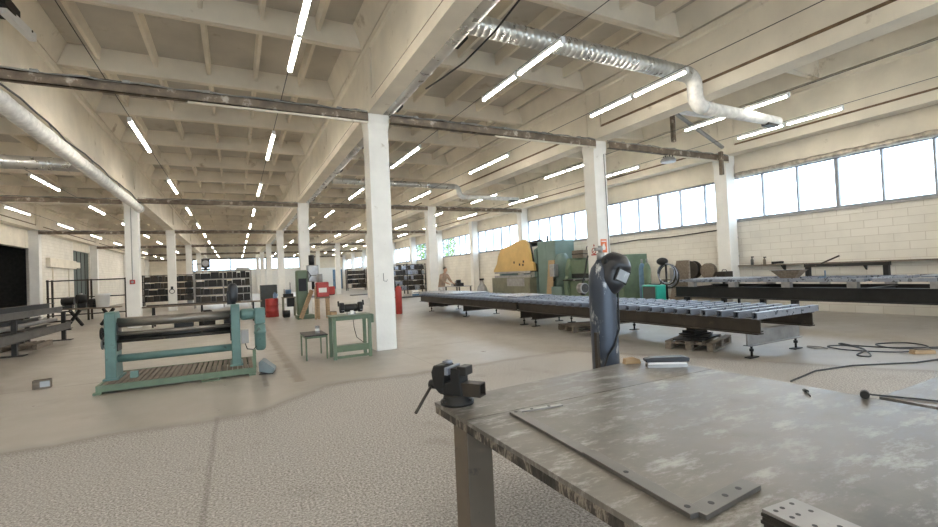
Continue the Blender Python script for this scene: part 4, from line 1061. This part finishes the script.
# ------------------------------------------------------------------ person at the far end
def person():
    px, py = 8.70, 20.0
    t = thing('person', 'person in a tan shirt bending forward beyond the slatted tables', 'person', (px,py,0), math.radians(200))
    # skeleton, facing +y locally, leaning forward
    V = []; E = []; Rr = []
    def v(p, r): V.append(p); Rr.append(r if isinstance(r,tuple) else (r,r)); return len(V)-1
    def e(a,b): E.append((a,b))
    pel = v((0,0,.98),(.15,.11)); sp = v((0,.06,1.16),(.145,.105)); ch = v((0,.17,1.38),(.165,.11)); nk0 = v((0,.24,1.53),(.075,.065)); nk = v((0,.28,1.60),(.056,.056))
    h0 = v((0,.31,1.68),(.072,.085)); h1 = v((0,.32,1.75),(.078,.095)); h2 = v((0,.30,1.83),(.06,.07))
    for a,b in ((pel,sp),(sp,ch),(ch,nk0),(nk0,nk),(nk,h0),(h0,h1),(h1,h2)): e(a,b)
    ns = v((0,.405,1.725),.014); e(h1,ns)
    for s in (-1,1):
        er = v((s*.085,.30,1.735),.014); e(h1,er)
        sh = v((s*.19,.20,1.46),.062); el = v((s*.25,.34,1.22),.045); wr = v((s*.19,.56,1.10),.032); pa = v((s*.17,.64,1.07),(.036,.02))
        e(ch,sh); e(sh,el); e(el,wr); e(wr,pa)
        for k in range(4):
            L = (.075,.085,.08,.065)[k]; o_ = (k-1.5)*.02
            a = v((s*.17+o_,.64+.04,1.065),.009); b = v((s*.17+o_*1.1,.64+.04+L*.55,1.05),.008); c = v((s*.17+o_*1.1,.64+.02+L,1.02),.007); e(pa,a); e(a,b); e(b,c)
        th = v((s*(.17-.045),.635,1.06),.010); th2 = v((s*(.17-.055),.675,1.045),.008); e(pa,th); e(th,th2)
        hp = v((s*.095,0,.92),.10); kn = v((s*.11,.05,.50),.062); an = v((s*.12,-.02,.09),.042); to = v((s*.13,.16,.045),(.045,.03)); e(pel,hp); e(hp,kn); e(kn,an); e(an,to)
    me = bpy.data.meshes.new('body'); me.from_pydata(V,E,[])
    ob = bpy.data.objects.new('body', me); COL.objects.link(ob); ob.parent = t
    md = ob.modifiers.new('skin','SKIN'); 
    for i, sv in enumerate(me.skin_vertices[0].data): sv.radius = Rr[i]; sv.use_root = (i == 0)
    sb = ob.modifiers.new('sub','SUBSURF'); sb.levels = 1; sb.render_levels = 2
    me.materials.append(MAT['skin'])
    MB().blob((0,.285,1.79),.088,.10,.075,16,10).build('hair', MAT['hair'], t)
    m = MB()
    def ring(c, rx, ry, tilt=0, n=16): return [(c[0]+rx*math.cos(2*PI*i/n), c[1]+ry*math.sin(2*PI*i/n), c[2]-tilt*math.sin(2*PI*i/n)) for i in range(n)]
    def loft(m, rings):
        n = len(rings[0]); vs = [p for r in rings for p in r]
        m.add(vs, [(j*n+i,j*n+(i+1)%n,(j+1)*n+(i+1)%n,(j+1)*n+i) for j in range(len(rings)-1) for i in range(n)], True); return m
    loft(m,[ring((0,0,.92),.185,.14),ring((0,.05,1.12),.18,.135,.02),ring((0,.15,1.36),.215,.14,.05),ring((0,.20,1.47),.19,.12,.05),ring((0,.24,1.535),.085,.08,.03)])
    for s in (-1,1): m.tube([(s*.15,.18,1.46),(s*.21,.22,1.43),(s*.25,.33,1.24),(s*.225,.44,1.16)],[.085,.08,.062,.055],12)
    m.build('shirt', MAT['shirt'], t)
    m = MB(); loft(m,[ring((0,0,.98),.175,.135),ring((0,0,.88),.185,.14)])
    for s in (-1,1): m.tube([(s*.09,0,.90),(s*.10,.02,.72),(s*.11,.05,.50),(s*.12,.0,.12)],[.108,.098,.08,.07],14)
    m.build('trousers', MAT['trousers'], t)
    for s in (-1,1): MB().prism([(-.07,0),(.21,0),(.22,.04),(.10,.09),(.02,.12),(-.07,.11)],'x',s*.125-.05,s*.125+.05).build('shoe', MAT['rubber'], t, .012)
    return t
person()

# ------------------------------------------------------------------ racks and clutter at the far right
def bar_rack(name, label, x0, x1, y, z1, levels, depth, mat, stuff, cat='rack', group=None, dens=9):
    t = thing(name, label, cat, ((x0+x1)/2,y,0), 0, group)
    W_ = (x1-x0)/2
    npost = max(2, int(round((x1-x0)/1.8))+1)
    for i in range(npost):
        x = -W_+.05 + (2*W_-.1)*i/(npost-1)
        for d in (0, depth-.06): MB().box(x-.04,x+.04,d,d+.06,0,z1).build('post', MAT[mat], t)
    for j in range(levels):
        z = .30 + (z1-.38)*j/(levels-1)
        MB().box(-W_,W_,-.02,.0,z-.005,z+.05).build('rail', MAT[mat], t)
        MB().box(-W_+.01,W_-.01,.06,depth-.06,z+.0,z+.03).build('shelf', MAT['darksteel'], t)
    # stored material: each piece its own object
    for j in range(levels-1):
        z = .30 + (z1-.38)*j/(levels-1) + .031
        gap = (z1-.38)/(levels-1) - .04
        x = x0 + .12
        while x < x1 - .25:
            w = random.uniform(.18,.6); w = min(w, x1-.12-x); h = random.uniform(.78,.99)*gap
            for c in range(2): # leave post gaps out
                pass
            if random.random() < .97 and w > .06:
                STORE.append((stuff, x+w/2, y+.08+depth*.36, z, w*.495, depth*.36, h, label))
            x += w + .006
    return t
STORE = []
bar_rack('shelf_rack', 'pale grey shelf rack full of dark parts behind the rolling machine', -2.45, .98, 34.4, 2.42, 5, .8, 'rackgrey', 'dark', group='shelf racks')
bar_rack('shelf_rack', 'dark shelf rack behind the second row column with ring hook', -6.7, -3.0, 44.6, 2.48, 5, .8, 'darksteel', 'dark', group='shelf racks')
bar_rack('cantilever_rack', 'tall dark cantilever rack of steel bars by the far windows', 11.1, 14.45, 36.4, 2.50, 6, .9, 'darksteel', 'bar', group='bar racks')
bar_rack('cantilever_rack', 'dark stock rack in the far corner beside the blue door', 11.9, 14.3, 55.5, 2.6, 5, .9, 'darksteel', 'dark', group='bar racks')
bar_rack('open_rack', 'nearly empty open rack along the cream wall by dark green door', -8.25, -5.05, 29.3, 2.08, 3, .7, 'browniron', 'none')
proto = {}
cnt = {}
sname = {'dark':('parts_crate','crate',['blackiron','darksteel','browniron','browniron','blackiron']),'bar':('steel_bundle','steel bar',['darksteel','slat','browniron'])}
PLACE = ['lowest','second','third','fourth','fifth','top']
for (kind,x,y,z,a,b,h,lab) in STORE:
    if kind == 'none': continue
    nm, cat, mats = sname[kind]; mt = random.choice(mats)
    o = tag(MB().hexa([(-a,-b,0),(a,-b,0),(a,b,0),(-a,b,0),(-a*.94,-b*.94,h),(a*.94,-b*.94,h),(a*.94,b*.94,h),(-a*.94,b*.94,h)]).build(nm, MAT[mt]), None, cat, 'stored ' + ('parts on the ' if kind == 'dark' else 'steel on the ') + lab[:44].rsplit(' ',1)[0])
    o.location = (x,y,z)
    o['label'] = {'dark':'dark crate of metal parts stored on the %s','bar':'dark steel bundle stored on the %s'}[kind] % {'pale':'pale grey shelf rack','dark shel':'dark shelf rack behind the ring-hook column','tall':'tall rack by the far windows','dark stoc':'rack beside the blue door'}[[k for k in ('pale','dark shel','tall','dark stoc') if lab.startswith(k)][0]]
d = struct(MB().box(12.9,14.3,YE-.06,YE-.032,.02,2.9).build('door_2', MAT['blue'])); MB().box(13.0,13.06,YE-.085,YE-.06,1.2,1.4).build('door_handle', MAT['blackiron'], d)
t = thing('carton', 'white carton lying on top of the pale grey shelf rack', 'box', (.45,34.75,2.43))
MB().box(-.42,.42,-.25,.25,0,.16).build('carton_body', MAT['paper'], t); MB().box(-.42,.42,-.03,.03,.16,.165).build('tape', MAT['wood'], t)
t = thing('red_cabinet', 'low red cabinet standing before the far wall', 'cabinet', (7.6,44.5,0))
bw(MB().box(6.9,8.3,44.2,44.8,.08,.82),'body','red',t,.02); bw(MB().box(6.95,7.58,44.18,44.2,.15,.78),'door','red',t); bw(MB().box(7.62,8.25,44.18,44.2,.15,.78),'door','red',t); bw(MB().box(6.95,8.25,44.25,44.75,0,.08),'plinth','blackiron',t)
for i,(x,y,a,b,r) in enumerate([(11.0,30.6,1.1,.5,.1),(9.7,40.3,.8,.4,.0)]):
    o = tag(MB().box(-a,a,-b,b,0,.06).build('plate_stack', MAT['darksteel']), ['dark steel plate lying on the floor before the tall bar rack','dark plate on the floor far down the aisle'][i], 'plate', 'plates on the far floor'); o.location=(x,y,0); o.rotation_euler=(0,0,r)
t = thing('oil_canister', 'small white and blue canister before the tall bar rack', 'canister', (11.25,30.6,.06))
MB().box(-.25,.25,-.15,.15,0,.42).build('canister', MAT['plastic_white'], t, .02); MB().box(-.26,.26,-.16,-.15,.02,.16).build('band', MAT['blue'], t); MB().cyl((.12,0,.42),(.12,0,.48),.05,n=10).build('cap', MAT['blue'], t)
t = thing('red_gas_cylinder', 'red cylinder standing on the floor just behind the centre column', 'gas cylinder', (5.84,17.8,0))
MB().lathe([(.115,0),(.13,.02),(.13,.98),(.10,1.08),(.05,1.13)],(0,0,0),20).build('body', MAT['red'], t); MB().cyl((0,0,1.13),(0,0,1.22),.035,n=10).build('valve', MAT['blackiron'], t)
t = thing('fire_extinguisher', 'red fire extinguisher at the foot of the column near the person', 'fire extinguisher', (8.58,21.2,0))
MB().lathe([(.08,0),(.09,.02),(.09,.5),(.05,.6),(.03,.64)],(0,0,0),16).build('body', MAT['red'], t); MB().cyl((0,0,.64),(0,0,.72),.03,n=8).build('valve', MAT['blackiron'], t)

# ------------------------------------------------------------------ drill press group at the second centre column
t = thing('drill_press', 'green pillar drill press with grey head by the second centre column', 'drill press', (2.45,19.3,0))
bw(MB().box(2.1,2.75,19.0,19.7,0,.16),'base','green',t,.02); bw(MB().box(2.13,2.56,19.15,19.6,.16,1.93),'column_body','green',t,.05)
bw(MB().box(2.56,2.98,19.1,19.55,1.45,2.12),'head','greysteel',t,.03); bw(MB().cyl((2.74,19.3,2.12),(2.74,19.3,2.52),.11,n=16),'motor','blackiron',t)
bw(MB().cyl((2.78,19.3,1.15),(2.78,19.3,1.45),.06,n=14),'spindle','darksteel',t); bw(MB().box(2.56,3.08,19.1,19.55,.82,.90),'work_table','greysteel',t)
for a in (0,2.1,4.2): bw(MB().cyl((2.66,19.08,1.7),(2.66+.22*math.cos(a),19.06,1.7+.22*math.sin(a)),.012,n=6),'feed_handle','blackiron',t)
bw(MB().box(2.20,2.50,19.12,19.15,1.1,1.6),'switch_panel','blackiron',t)
t = thing('red_machine', 'small red machine on timber legs standing beside the drill press', 'machine', (3.05,18.7,0))
bw(MB().box(2.80,3.25,18.5,18.95,.85,1.42),'body','red',t,.03); bw(MB().box(2.86,3.16,18.49,18.5,1.02,1.2),'plate','paper',t); bw(MB().box(2.78,3.27,18.48,18.97,.79,.85),'tray','oldwood',t)
for x,y in ((2.80,18.5),(3.17,18.5),(2.80,18.87),(3.17,18.87)): bw(MB().box(x,x+.08,y,y+.08,0,.79),'leg','wood',t)
bw(MB().cyl((2.95,18.7,1.42),(2.95,18.7,1.75),.10,n=14),'motor','rackgrey',t)
o = tag(MB().bar((2.20,18.75,.06),(2.66,18.93,1.12),.05,.16).build('timber_plank', MAT['wood']), 'tan plank leaning against the green drill press', 'timber')
o = tag(MB().bar((2.70,18.40,.0),(2.72,18.44,1.25),.05,.10).build('timber_plank', MAT['wood']), 'upright tan plank before the small red machine', 'timber')
t = thing('wood_block', 'short yellowish wood block on the floor beside the timber-legged red machine', 'timber', (3.36,18.4,0), .3)
MB().box(-.1,.1,-.1,.1,0,.24).build('block', MAT['wood'], t, .01); MB().box(-.09,.09,-.09,.09,.24,.27).build('top_offcut', MAT['oldwood'], t)
t = thing('machine_desk', 'small dark desk with a black machine next to the drill press', 'desk', (1.98,21.2,0))
bw(MB().box(1.75,2.28,20.95,21.45,.80,.84),'desk_top','oldwood',t)
for x,y in ((1.76,20.96),(2.22,20.96),(1.76,21.39),(2.22,21.39)): bw(MB().box(x,x+.05,y,y+.05,0,.80),'leg','presstable',t)
bw(MB().box(1.95,2.22,21.0,21.4,.42,.79),'drawer_unit','blackiron',t)
t = thing('desk_machine', 'black sharpening machine on the small dark desk', 'machine', (2.0,21.2,.84))
MB().box(-.2,.2,-.15,.15,0,.14).build('base', MAT['blackiron'], t, .01); MB().cyl((-.1,0,.22),(.12,0,.22),.1,n=16).build('motor', MAT['blue'], t); MB().cyl((-.17,0,.22),(-.12,0,.22),.13,n=16).build('wheel', MAT['greysteel'], t); MB().cyl((.1,.1,.14),(.1,.1,.62),.015,n=6).build('lamp_post', MAT['blackiron'], t)
t = thing('black_motor', 'black motor on the floor under the small dark desk', 'motor', (1.86,20.7,0))
MB().cyl((-.14,0,.16),(.14,0,.16),.14,n=16).build('motor_body', MAT['blackiron'], t); MB().box(-.12,.12,-.1,.1,0,.04).build('foot', MAT['blackiron'], t)
t = thing('red_barrel', 'red steel barrel standing beside the dark cabinet', 'barrel', (1.37,21.6,0))
MB().lathe([(.26,0),(.27,.01),(.265,.25),(.275,.27),(.265,.29),(.265,.50),(.275,.52),(.265,.54),(.265,.77),(.27,.79),(.255,.79),(.25,.775)],(0,0,0),26).build('drum', MAT['red'], t)
MB().cyl((.1,.05,.775),(.1,.05,.80),.04,n=10).build('bung', MAT['blackiron'], t)
t = thing('dark_cabinet', 'dark square cabinet with flat front behind the red barrel', 'cabinet', (1.35,23.6,0))
bw(MB().box(1.0,1.72,23.3,23.9,.06,1.38),'body','screen',t,.02); bw(MB().box(1.05,1.67,23.285,23.3,.7,1.3),'front_panel','screen',t); bw(MB().box(1.05,1.67,23.35,23.85,0,.06),'plinth','blackiron',t)
t = thing('blue_jug', 'blue jug on the lid of the red barrel', 'jug', (1.50,21.66,.80), .4)
MB().lathe([(.07,0),(.08,.02),(.08,.16),(.04,.22),(.035,.26)],(0,0,0),14).build('jug_body', MAT['blue'], t); MB().torus((.08,0,.13),.05,.012,'y',14,6).build('handle', MAT['blue'], t)
t = thing('fan_heater', 'dark fan heater bracketed high on a distant column', 'heater', (-3.28,45.3,2.75))
MB().box(.72,1.35,-.3,.3,.2,.95).build('housing', MAT['darksteel'], t, .03); MB().cyl((1.03,-.32,.58),(1.03,-.30,.58),.26,n=20).build('fan_grille', MAT['greysteel'], t); MB().box(.72,1.35,-.2,.2,.0,.14).build('louvre_box', MAT['blackiron'], t)
MB().bar((.0,.2,.55),(.72,.2,.55),.06,.06).build('bracket', MAT['blackiron'], t); MB().box(.85,1.2,-.25,.25,.95,1.05).build('top_duct', MAT['rackgrey'], t); MB().box(.95,1.1,-.1,.1,.14,.2).build('link', MAT['blackiron'], t)

# ------------------------------------------------------------------ dark bay side: rail stack, benches, bucket, wall trunk
t = thing('stock_stand', 'steel trestle stand holding long beams at the edge of the hall', 'stand', (-5.0,16.0,0), 0)
for y in (14.9, 18.45):
    bw(MB().box(-5.75,-4.6,y-.14,y+.14,0,.02),'foot_plate','blackiron',t)
    for x in (-5.65,-4.80): bw(MB().box(x-.05,x+.05,y-.05,y+.05,.02,.90),'post','darksteel',t)
    for z in (.30,.57,.86): bw(MB().box(-5.75,-4.62,y-.04,y+.04,z,z+.045),'arm','browniron',t)
LAB = {0:'lowest',1:'middle',2:'topmost'}
q = 0
for (x,w,z,h,mt,nm,lab,y0,y1) in [(-4.68,.07,.345,.21,'palewood','steel_channel','pale wide beam on the lowest arms of the trestle stand',10.8,18.75),
        (-5.2,.12,.345,.18,'browniron','steel_channel','brown beam behind the pale one on the lowest stand arms',10.8,18.6),
        (-4.95,.12,.617,.12,'greysteel','steel_pipe','grey pipe on the middle arms of the trestle stand',10.9,18.3),
        (-5.35,.13,.617,.15,'darksteel','steel_channel','dark beam behind the pipe on the middle stand arms',10.9,18.5),
        (-4.69,.07,.905,.16,'palewood','steel_channel','pale beam lying along the front of the top stand arms',10.9,18.0),
        (-5.0,.14,.905,.27,'blackiron','steel_channel','black deep beam lying second on the top stand arms',10.6,18.2),
        (-5.35,.14,.905,.25,'browniron','steel_channel','brown deep beam lying last on the top stand arms',10.6,18.3)]:
    m = MB()
    if nm == 'steel_pipe': m.cyl((0,0,h/2),(0,y1-y0,h/2),h/2,n=16)
    else: m.box(-w/2,-w/2+.014,0,y1-y0,0,h); m.box(-w/2+.014,w/2,0,y1-y0,0,.014); m.box(-w/2+.014,w/2,0,y1-y0,h-.014,h)
    o = tag(m.build(nm, MAT[mt]), lab, 'steel beam', 'beams on the trestle stand'); o.location=(x,y0,z)
for i,(x,y,lab) in enumerate([(-5.0,17.1,'dark wooden pallet on the floor under the beam stand'),]):
    t = thing('wooden_pallet', lab, 'pallet', (-5.15,16.7,0), PI/2)
    for k in range(5): MB().box(-.6,.6,-.4+k*.175,-.4+k*.175+.1,.122,.144).build('deck_board', MAT['oldwood'], t)
    for yy in (-.35,0,.35): MB().box(-.6,.6,yy-.05,yy+.05,0,.122).build('skid', MAT['oldwood'], t)
t = thing('trestle_bench', 'long low bench on crossed legs near the dark doorway', 'bench', (-5.6,24.6,0))
a = Vector((-6.5,25.1,0)); b = Vector((-4.5,24.0,0)); d = (b-a).normalized(); nrm = Vector((-d.y,d.x,0))
bw(MB().bar(a+Vector((0,0,.75)),b+Vector((0,0,.75)),.6,.05),'bench_top','oldwood',t)
for f in (.18,.82):
    c = a+(b-a)*f
    bw(MB().bar(c-d*.28+Vector((0,0,.03)),c+d*.28+Vector((0,0,.70)),.08,.10),'crossed_leg','blackiron',t)
    bw(MB().bar(c+d*.28+nrm*.11+Vector((0,0,.03)),c-d*.28+nrm*.11+Vector((0,0,.70)),.08,.10),'crossed_leg','blackiron',t)
t = thing('plastic_bucket', 'large white plastic bucket standing on the crossed-leg bench', 'bucket', (-5.02,24.28,.775))
MB().lathe([(.20,0),(.22,.01),(.255,.50),(.275,.51),(.275,.54),(.255,.55),(.25,.56),(.245,.52)],(0,0,0),24).build('pail', MAT['plastic_white'], t)
MB().torus((0,0,.555),.255,.02,'z',24,6).build('rim', MAT['plastic_white'], t); MB().torus((0,-.02,.48),.285,.01,'z',24,5,PI).build('wire_handle', MAT['greysteel'], t)
for i,(f,r,h,lab) in enumerate([(.08,.21,.5,'black lump of machinery at the doorway end of the crossed-leg bench'),(.33,.15,.62,'black drill head standing on the crossed-leg bench'),(.56,.14,.4,'small black motor in the middle of the crossed-leg bench')]):
    c = a+(b-a)*f
    t = thing('dark_motor', lab, 'machine part', (c.x,c.y,.775), .5*i, 'dark machine parts on the crossed-leg bench')
    MB().box(-r*.8,r*.8,-r*.7,r*.7,0,h*.3).build('base', MAT['blackiron'], t, .02); MB().cyl((-r,0,h*.6),(r,0,h*.6),h*.32,n=14).build('motor', MAT['blackiron'], t); MB().cyl((0,0,h*.6),(0,0,h),.05,n=8).build('spindle', MAT['greysteel'], t)
t = thing('plank_bench', 'long plank bench on low trestles behind the rolling machine', 'bench', (-1.6,20.9,0))
a = Vector((-4.05,21.5,0)); b = Vector((1.0,20.5,0)); 
# kept clear of the columns
bw(MB().bar(Vector((-3.1,20.95,.77)),Vector((.9,20.35,.77)),.5,.05),'plank','oldwood',t)
for x,y in ((-2.8,20.9),(-1.2,20.66),(.6,20.39)):
    for s in (-1,1): bw(MB().bar((x,y+s*.28,0),(x,y+s*.10,.745),.06,.06),'trestle_leg','blackiron',t)
    bw(MB().bar((x,y-.2,.35),(x,y+.2,.35),.05,.05),'trestle_brace','blackiron',t)
for i,(x,y,r,h,lab) in enumerate([(-1.75,20.0,.3,.5,'dark casting lying on the floor before the plank bench, doorway side'),(-1.0,19.9,.24,.58,'dark casting on the floor before the plank bench, middle one'),(-.25,19.8,.26,.46,'dark casting on the floor before the plank bench, barrel side')]):
    t = thing('iron_casting', lab, 'casting', (x,y,0), .7*i, 'castings before the plank bench')
    MB().box(-r,r,-r*.6,r*.6,0,h*.45).build('block', MAT['blackiron'], t, .02); MB().cyl((0,-r*.5,h*.7),(0,r*.5,h*.7),h*.3,n=14).build('hub', MAT['darksteel'], t)
for i,(z,x0,x1,lab) in enumerate([(.795,-3.0,.2,'rusty flat steel bar lying along the plank bench'),]):
    o = tag(MB().box(0,x1-x0,-.08,.08,0,.05).build('steel_bar', MAT['browniron']), lab, 'steel bar'); o.location=(x0,20.93,z+.001); o.rotation_euler=(0,0,-.149)
t = thing('cable_trunking', 'cream boxed cable trunk mounted on the block wall by the dark green door', 'trunking', (LX,38.4,3.1))
bw(MB().box(LX+.002,LX+.22,35.9,41.0,3.0,3.55),'box','lintel',t); bw(MB().box(LX+.004,LX+.12,41.0,42.3,3.1,3.5),'end_box','lintel',t); bw(MB().box(LX+.02,LX+.08,36.9,36.98,0.6,3.0),'drop_pipe','lintel',t); bw(MB().box(LX+.02,LX+.08,39.9,39.98,0.6,3.0),'drop_pipe','lintel',t)
# things in the dark annex
for i,(x,y,a,h,mt,lab) in enumerate([(-11.6,31.2,.9,2.0,'blackiron','black bulky machine inside the dark doorway beside the column'),(-12.6,29.6,.8,1.5,'wood','brownish crate deep inside the dark doorway')]):
    t = thing('stored_machine', lab, 'machine', (x,y,-.0), .3, None)
    MB().box(-a,a,-a*.7,a*.7,0,h*.4).build('base', MAT[mt], t, .04); MB().blob((0,0,h*.6),a*.8,a*.6,h*.4,14,9,.12).build('upper_body', MAT[mt], t)
    for k in range(6): MB().box(-a*.6+k*a*.22,-a*.6+k*a*.22+.06,-a*.72,-a*.70,h*.15+(k*37%5)*.08,h*.15+(k*37%5)*.08+.06).build('sparkle_fleck', MAT['paper'], t)  # small white flecks standing in for sparkles of light in the dark
t = thing('ring_hook', 'dark ring hook on the front of the second row column', 'hook', (-3.49,33.3,1.2))
MB().torus((0,0,0),.13,.02,'y',18,6).build('ring', MAT['blackiron'], t); MB().box(-.06,.06,.0,.045,.10,.3).build('plate', MAT['blackiron'], t)
t = thing('red_socket', 'small reddish socket box on the front of the column behind the bucket', 'socket box', (-3.49,21.345,1.75))
MB().box(-.08,.08,-.08,0,-.08,.08).build('box', MAT['red'], t, .01); MB().cyl((0,-.09,0),(0,-.08,0),.05,n=12).build('socket', MAT['rackgrey'], t); MB().cyl((0,-.02,.08),(0,-.02,3.0),.012,n=6).build('conduit', MAT['rackgrey'], t)

# ------------------------------------------------------------------ cable coil and bits on the bright floor
def spl(P, n=8):
    P = [Vector(p) for p in P]; out = []
    for i in range(len(P)-1):
        p0, p1, p2, p3 = P[max(i-1,0)], P[i], P[i+1], P[min(i+2,len(P)-1)]
        for k in range(n):
            u = k/n; out.append(.5*((2*p1)+(p2-p0)*u+(2*p0-5*p1+4*p2-p3)*u*u+(3*p1-p0-3*p2+p3)*u**3))
    out.append(P[-1]); return out
o = tag(MB().tube(spl([(11.6,2.6,.013),(10.3,3.0,.013),(9.5,3.55,.013),(9.3,4.15,.013),(9.4,4.2,.013),(9.05,3.75,.013),(8.45,3.6,.013),(8.5,3.45,.013),(9.0,3.75,.022),(9.15,4.05,.022),(8.9,4.2,.022),(8.75,3.85,.022),(9.1,3.3,.022),(9.9,3.25,.013),(10.15,3.6,.013),(9.7,3.85,.013),(9.35,3.5,.03),(9.7,3.1,.03),(11.2,2.2,.013)]),.011,6).build('welding_cable', MAT['wire']), 'black cable lying in loose coils on the floor near the slatted table', 'cable', 'cables on the floor')
def ground(points): return [(x,y,.0115) for x,y in points]
o = tag(MB().tube([(8.72,4.42,.012),(8.62,4.25,.012),(8.72,4.12,.012),(8.82,4.25,.012),(8.76,4.44,.015)],.010,6).build('pale_cable', MAT['greycable']), 'short pale cable loop by the screw foot of the slatted table', 'cable', 'cables on the floor')
o = tag(MB().tube([(6.1,3.3,.012),(6.9,3.42,.012),(7.6,3.3,.012),(8.4,2.9,.012),(9.2,2.75,.012),(10.4,2.6,.012)],.011,6).build('welding_cable', MAT['wire']), 'single black cable snaking along the floor toward the bench', 'cable', 'cables on the floor')
t = thing('wood_offcut', 'tan wood offcut lying on the floor in the cable loops', 'timber', (9.28,3.12,0), -.5)
MB().prism([(-.16,0),(.16,0),(.15,.05),(-.15,.06)],'y',-.05,.05).build('block', MAT['wood'], t, .004); MB().box(-.1,.1,-.03,.03,.06,.075).build('splinter', MAT['oldwood'], t)

# ------------------------------------------------------------------ tree outside the far windows
def tree(loc, h, label):
    t = thing('tree', label, 'tree', loc, 0, None)
    MB().tube([(0,0,0),(.1,0,h*.3),(0,.1,h*.6)],[.25,.2,.1],10).build('trunk', MAT['bark'], t)
    m = MB(); random.seed(int(h*100))
    for i in range(2600):
        th = random.uniform(0,2*PI); ph = math.acos(random.uniform(-1,1)); r = random.uniform(.55,1)**.5
        c = Vector((2.6*r*math.sin(ph)*math.cos(th),2.6*r*math.sin(ph)*math.sin(th),h*.66+h*.34*r*math.cos(ph)))
        u = Vector((random.uniform(-1,1),random.uniform(-1,1),random.uniform(-1,1))).normalized(); w = u.cross(Vector((.3,.5,.8))).normalized()
        s = random.uniform(.12,.22); m.add([c-u*s,c-w*s*.5,c+u*s,c+w*s*.5],[(0,1,2,3)])
    m.build('foliage', MAT['leaf'], t)
tree((22.5,53.0,-.21), 8.2, 'leafy green tree outside the far windows, glimpsed beside the centre column')

# white bracket with a dark box in the ceiling corner above the insulated duct
t = thing('ceiling_bracket', 'white bracket with a dark box at the ceiling above the white insulated duct', 'bracket', (-3.10,9.72,5.93))
MB().box(-.16,.10,-.45,.12,.02,.20).build('dark_box', MAT['blackiron'], t, .01)
MB().bar((.02,-.3,.0),(.12,.55,-.02),.10,.14).build('arm', MAT['lampbody'], t)
MB().cyl((.17,.35,.0),(.18,.35,.0),.02,n=10).build('bolt', MAT['blackiron'], t)
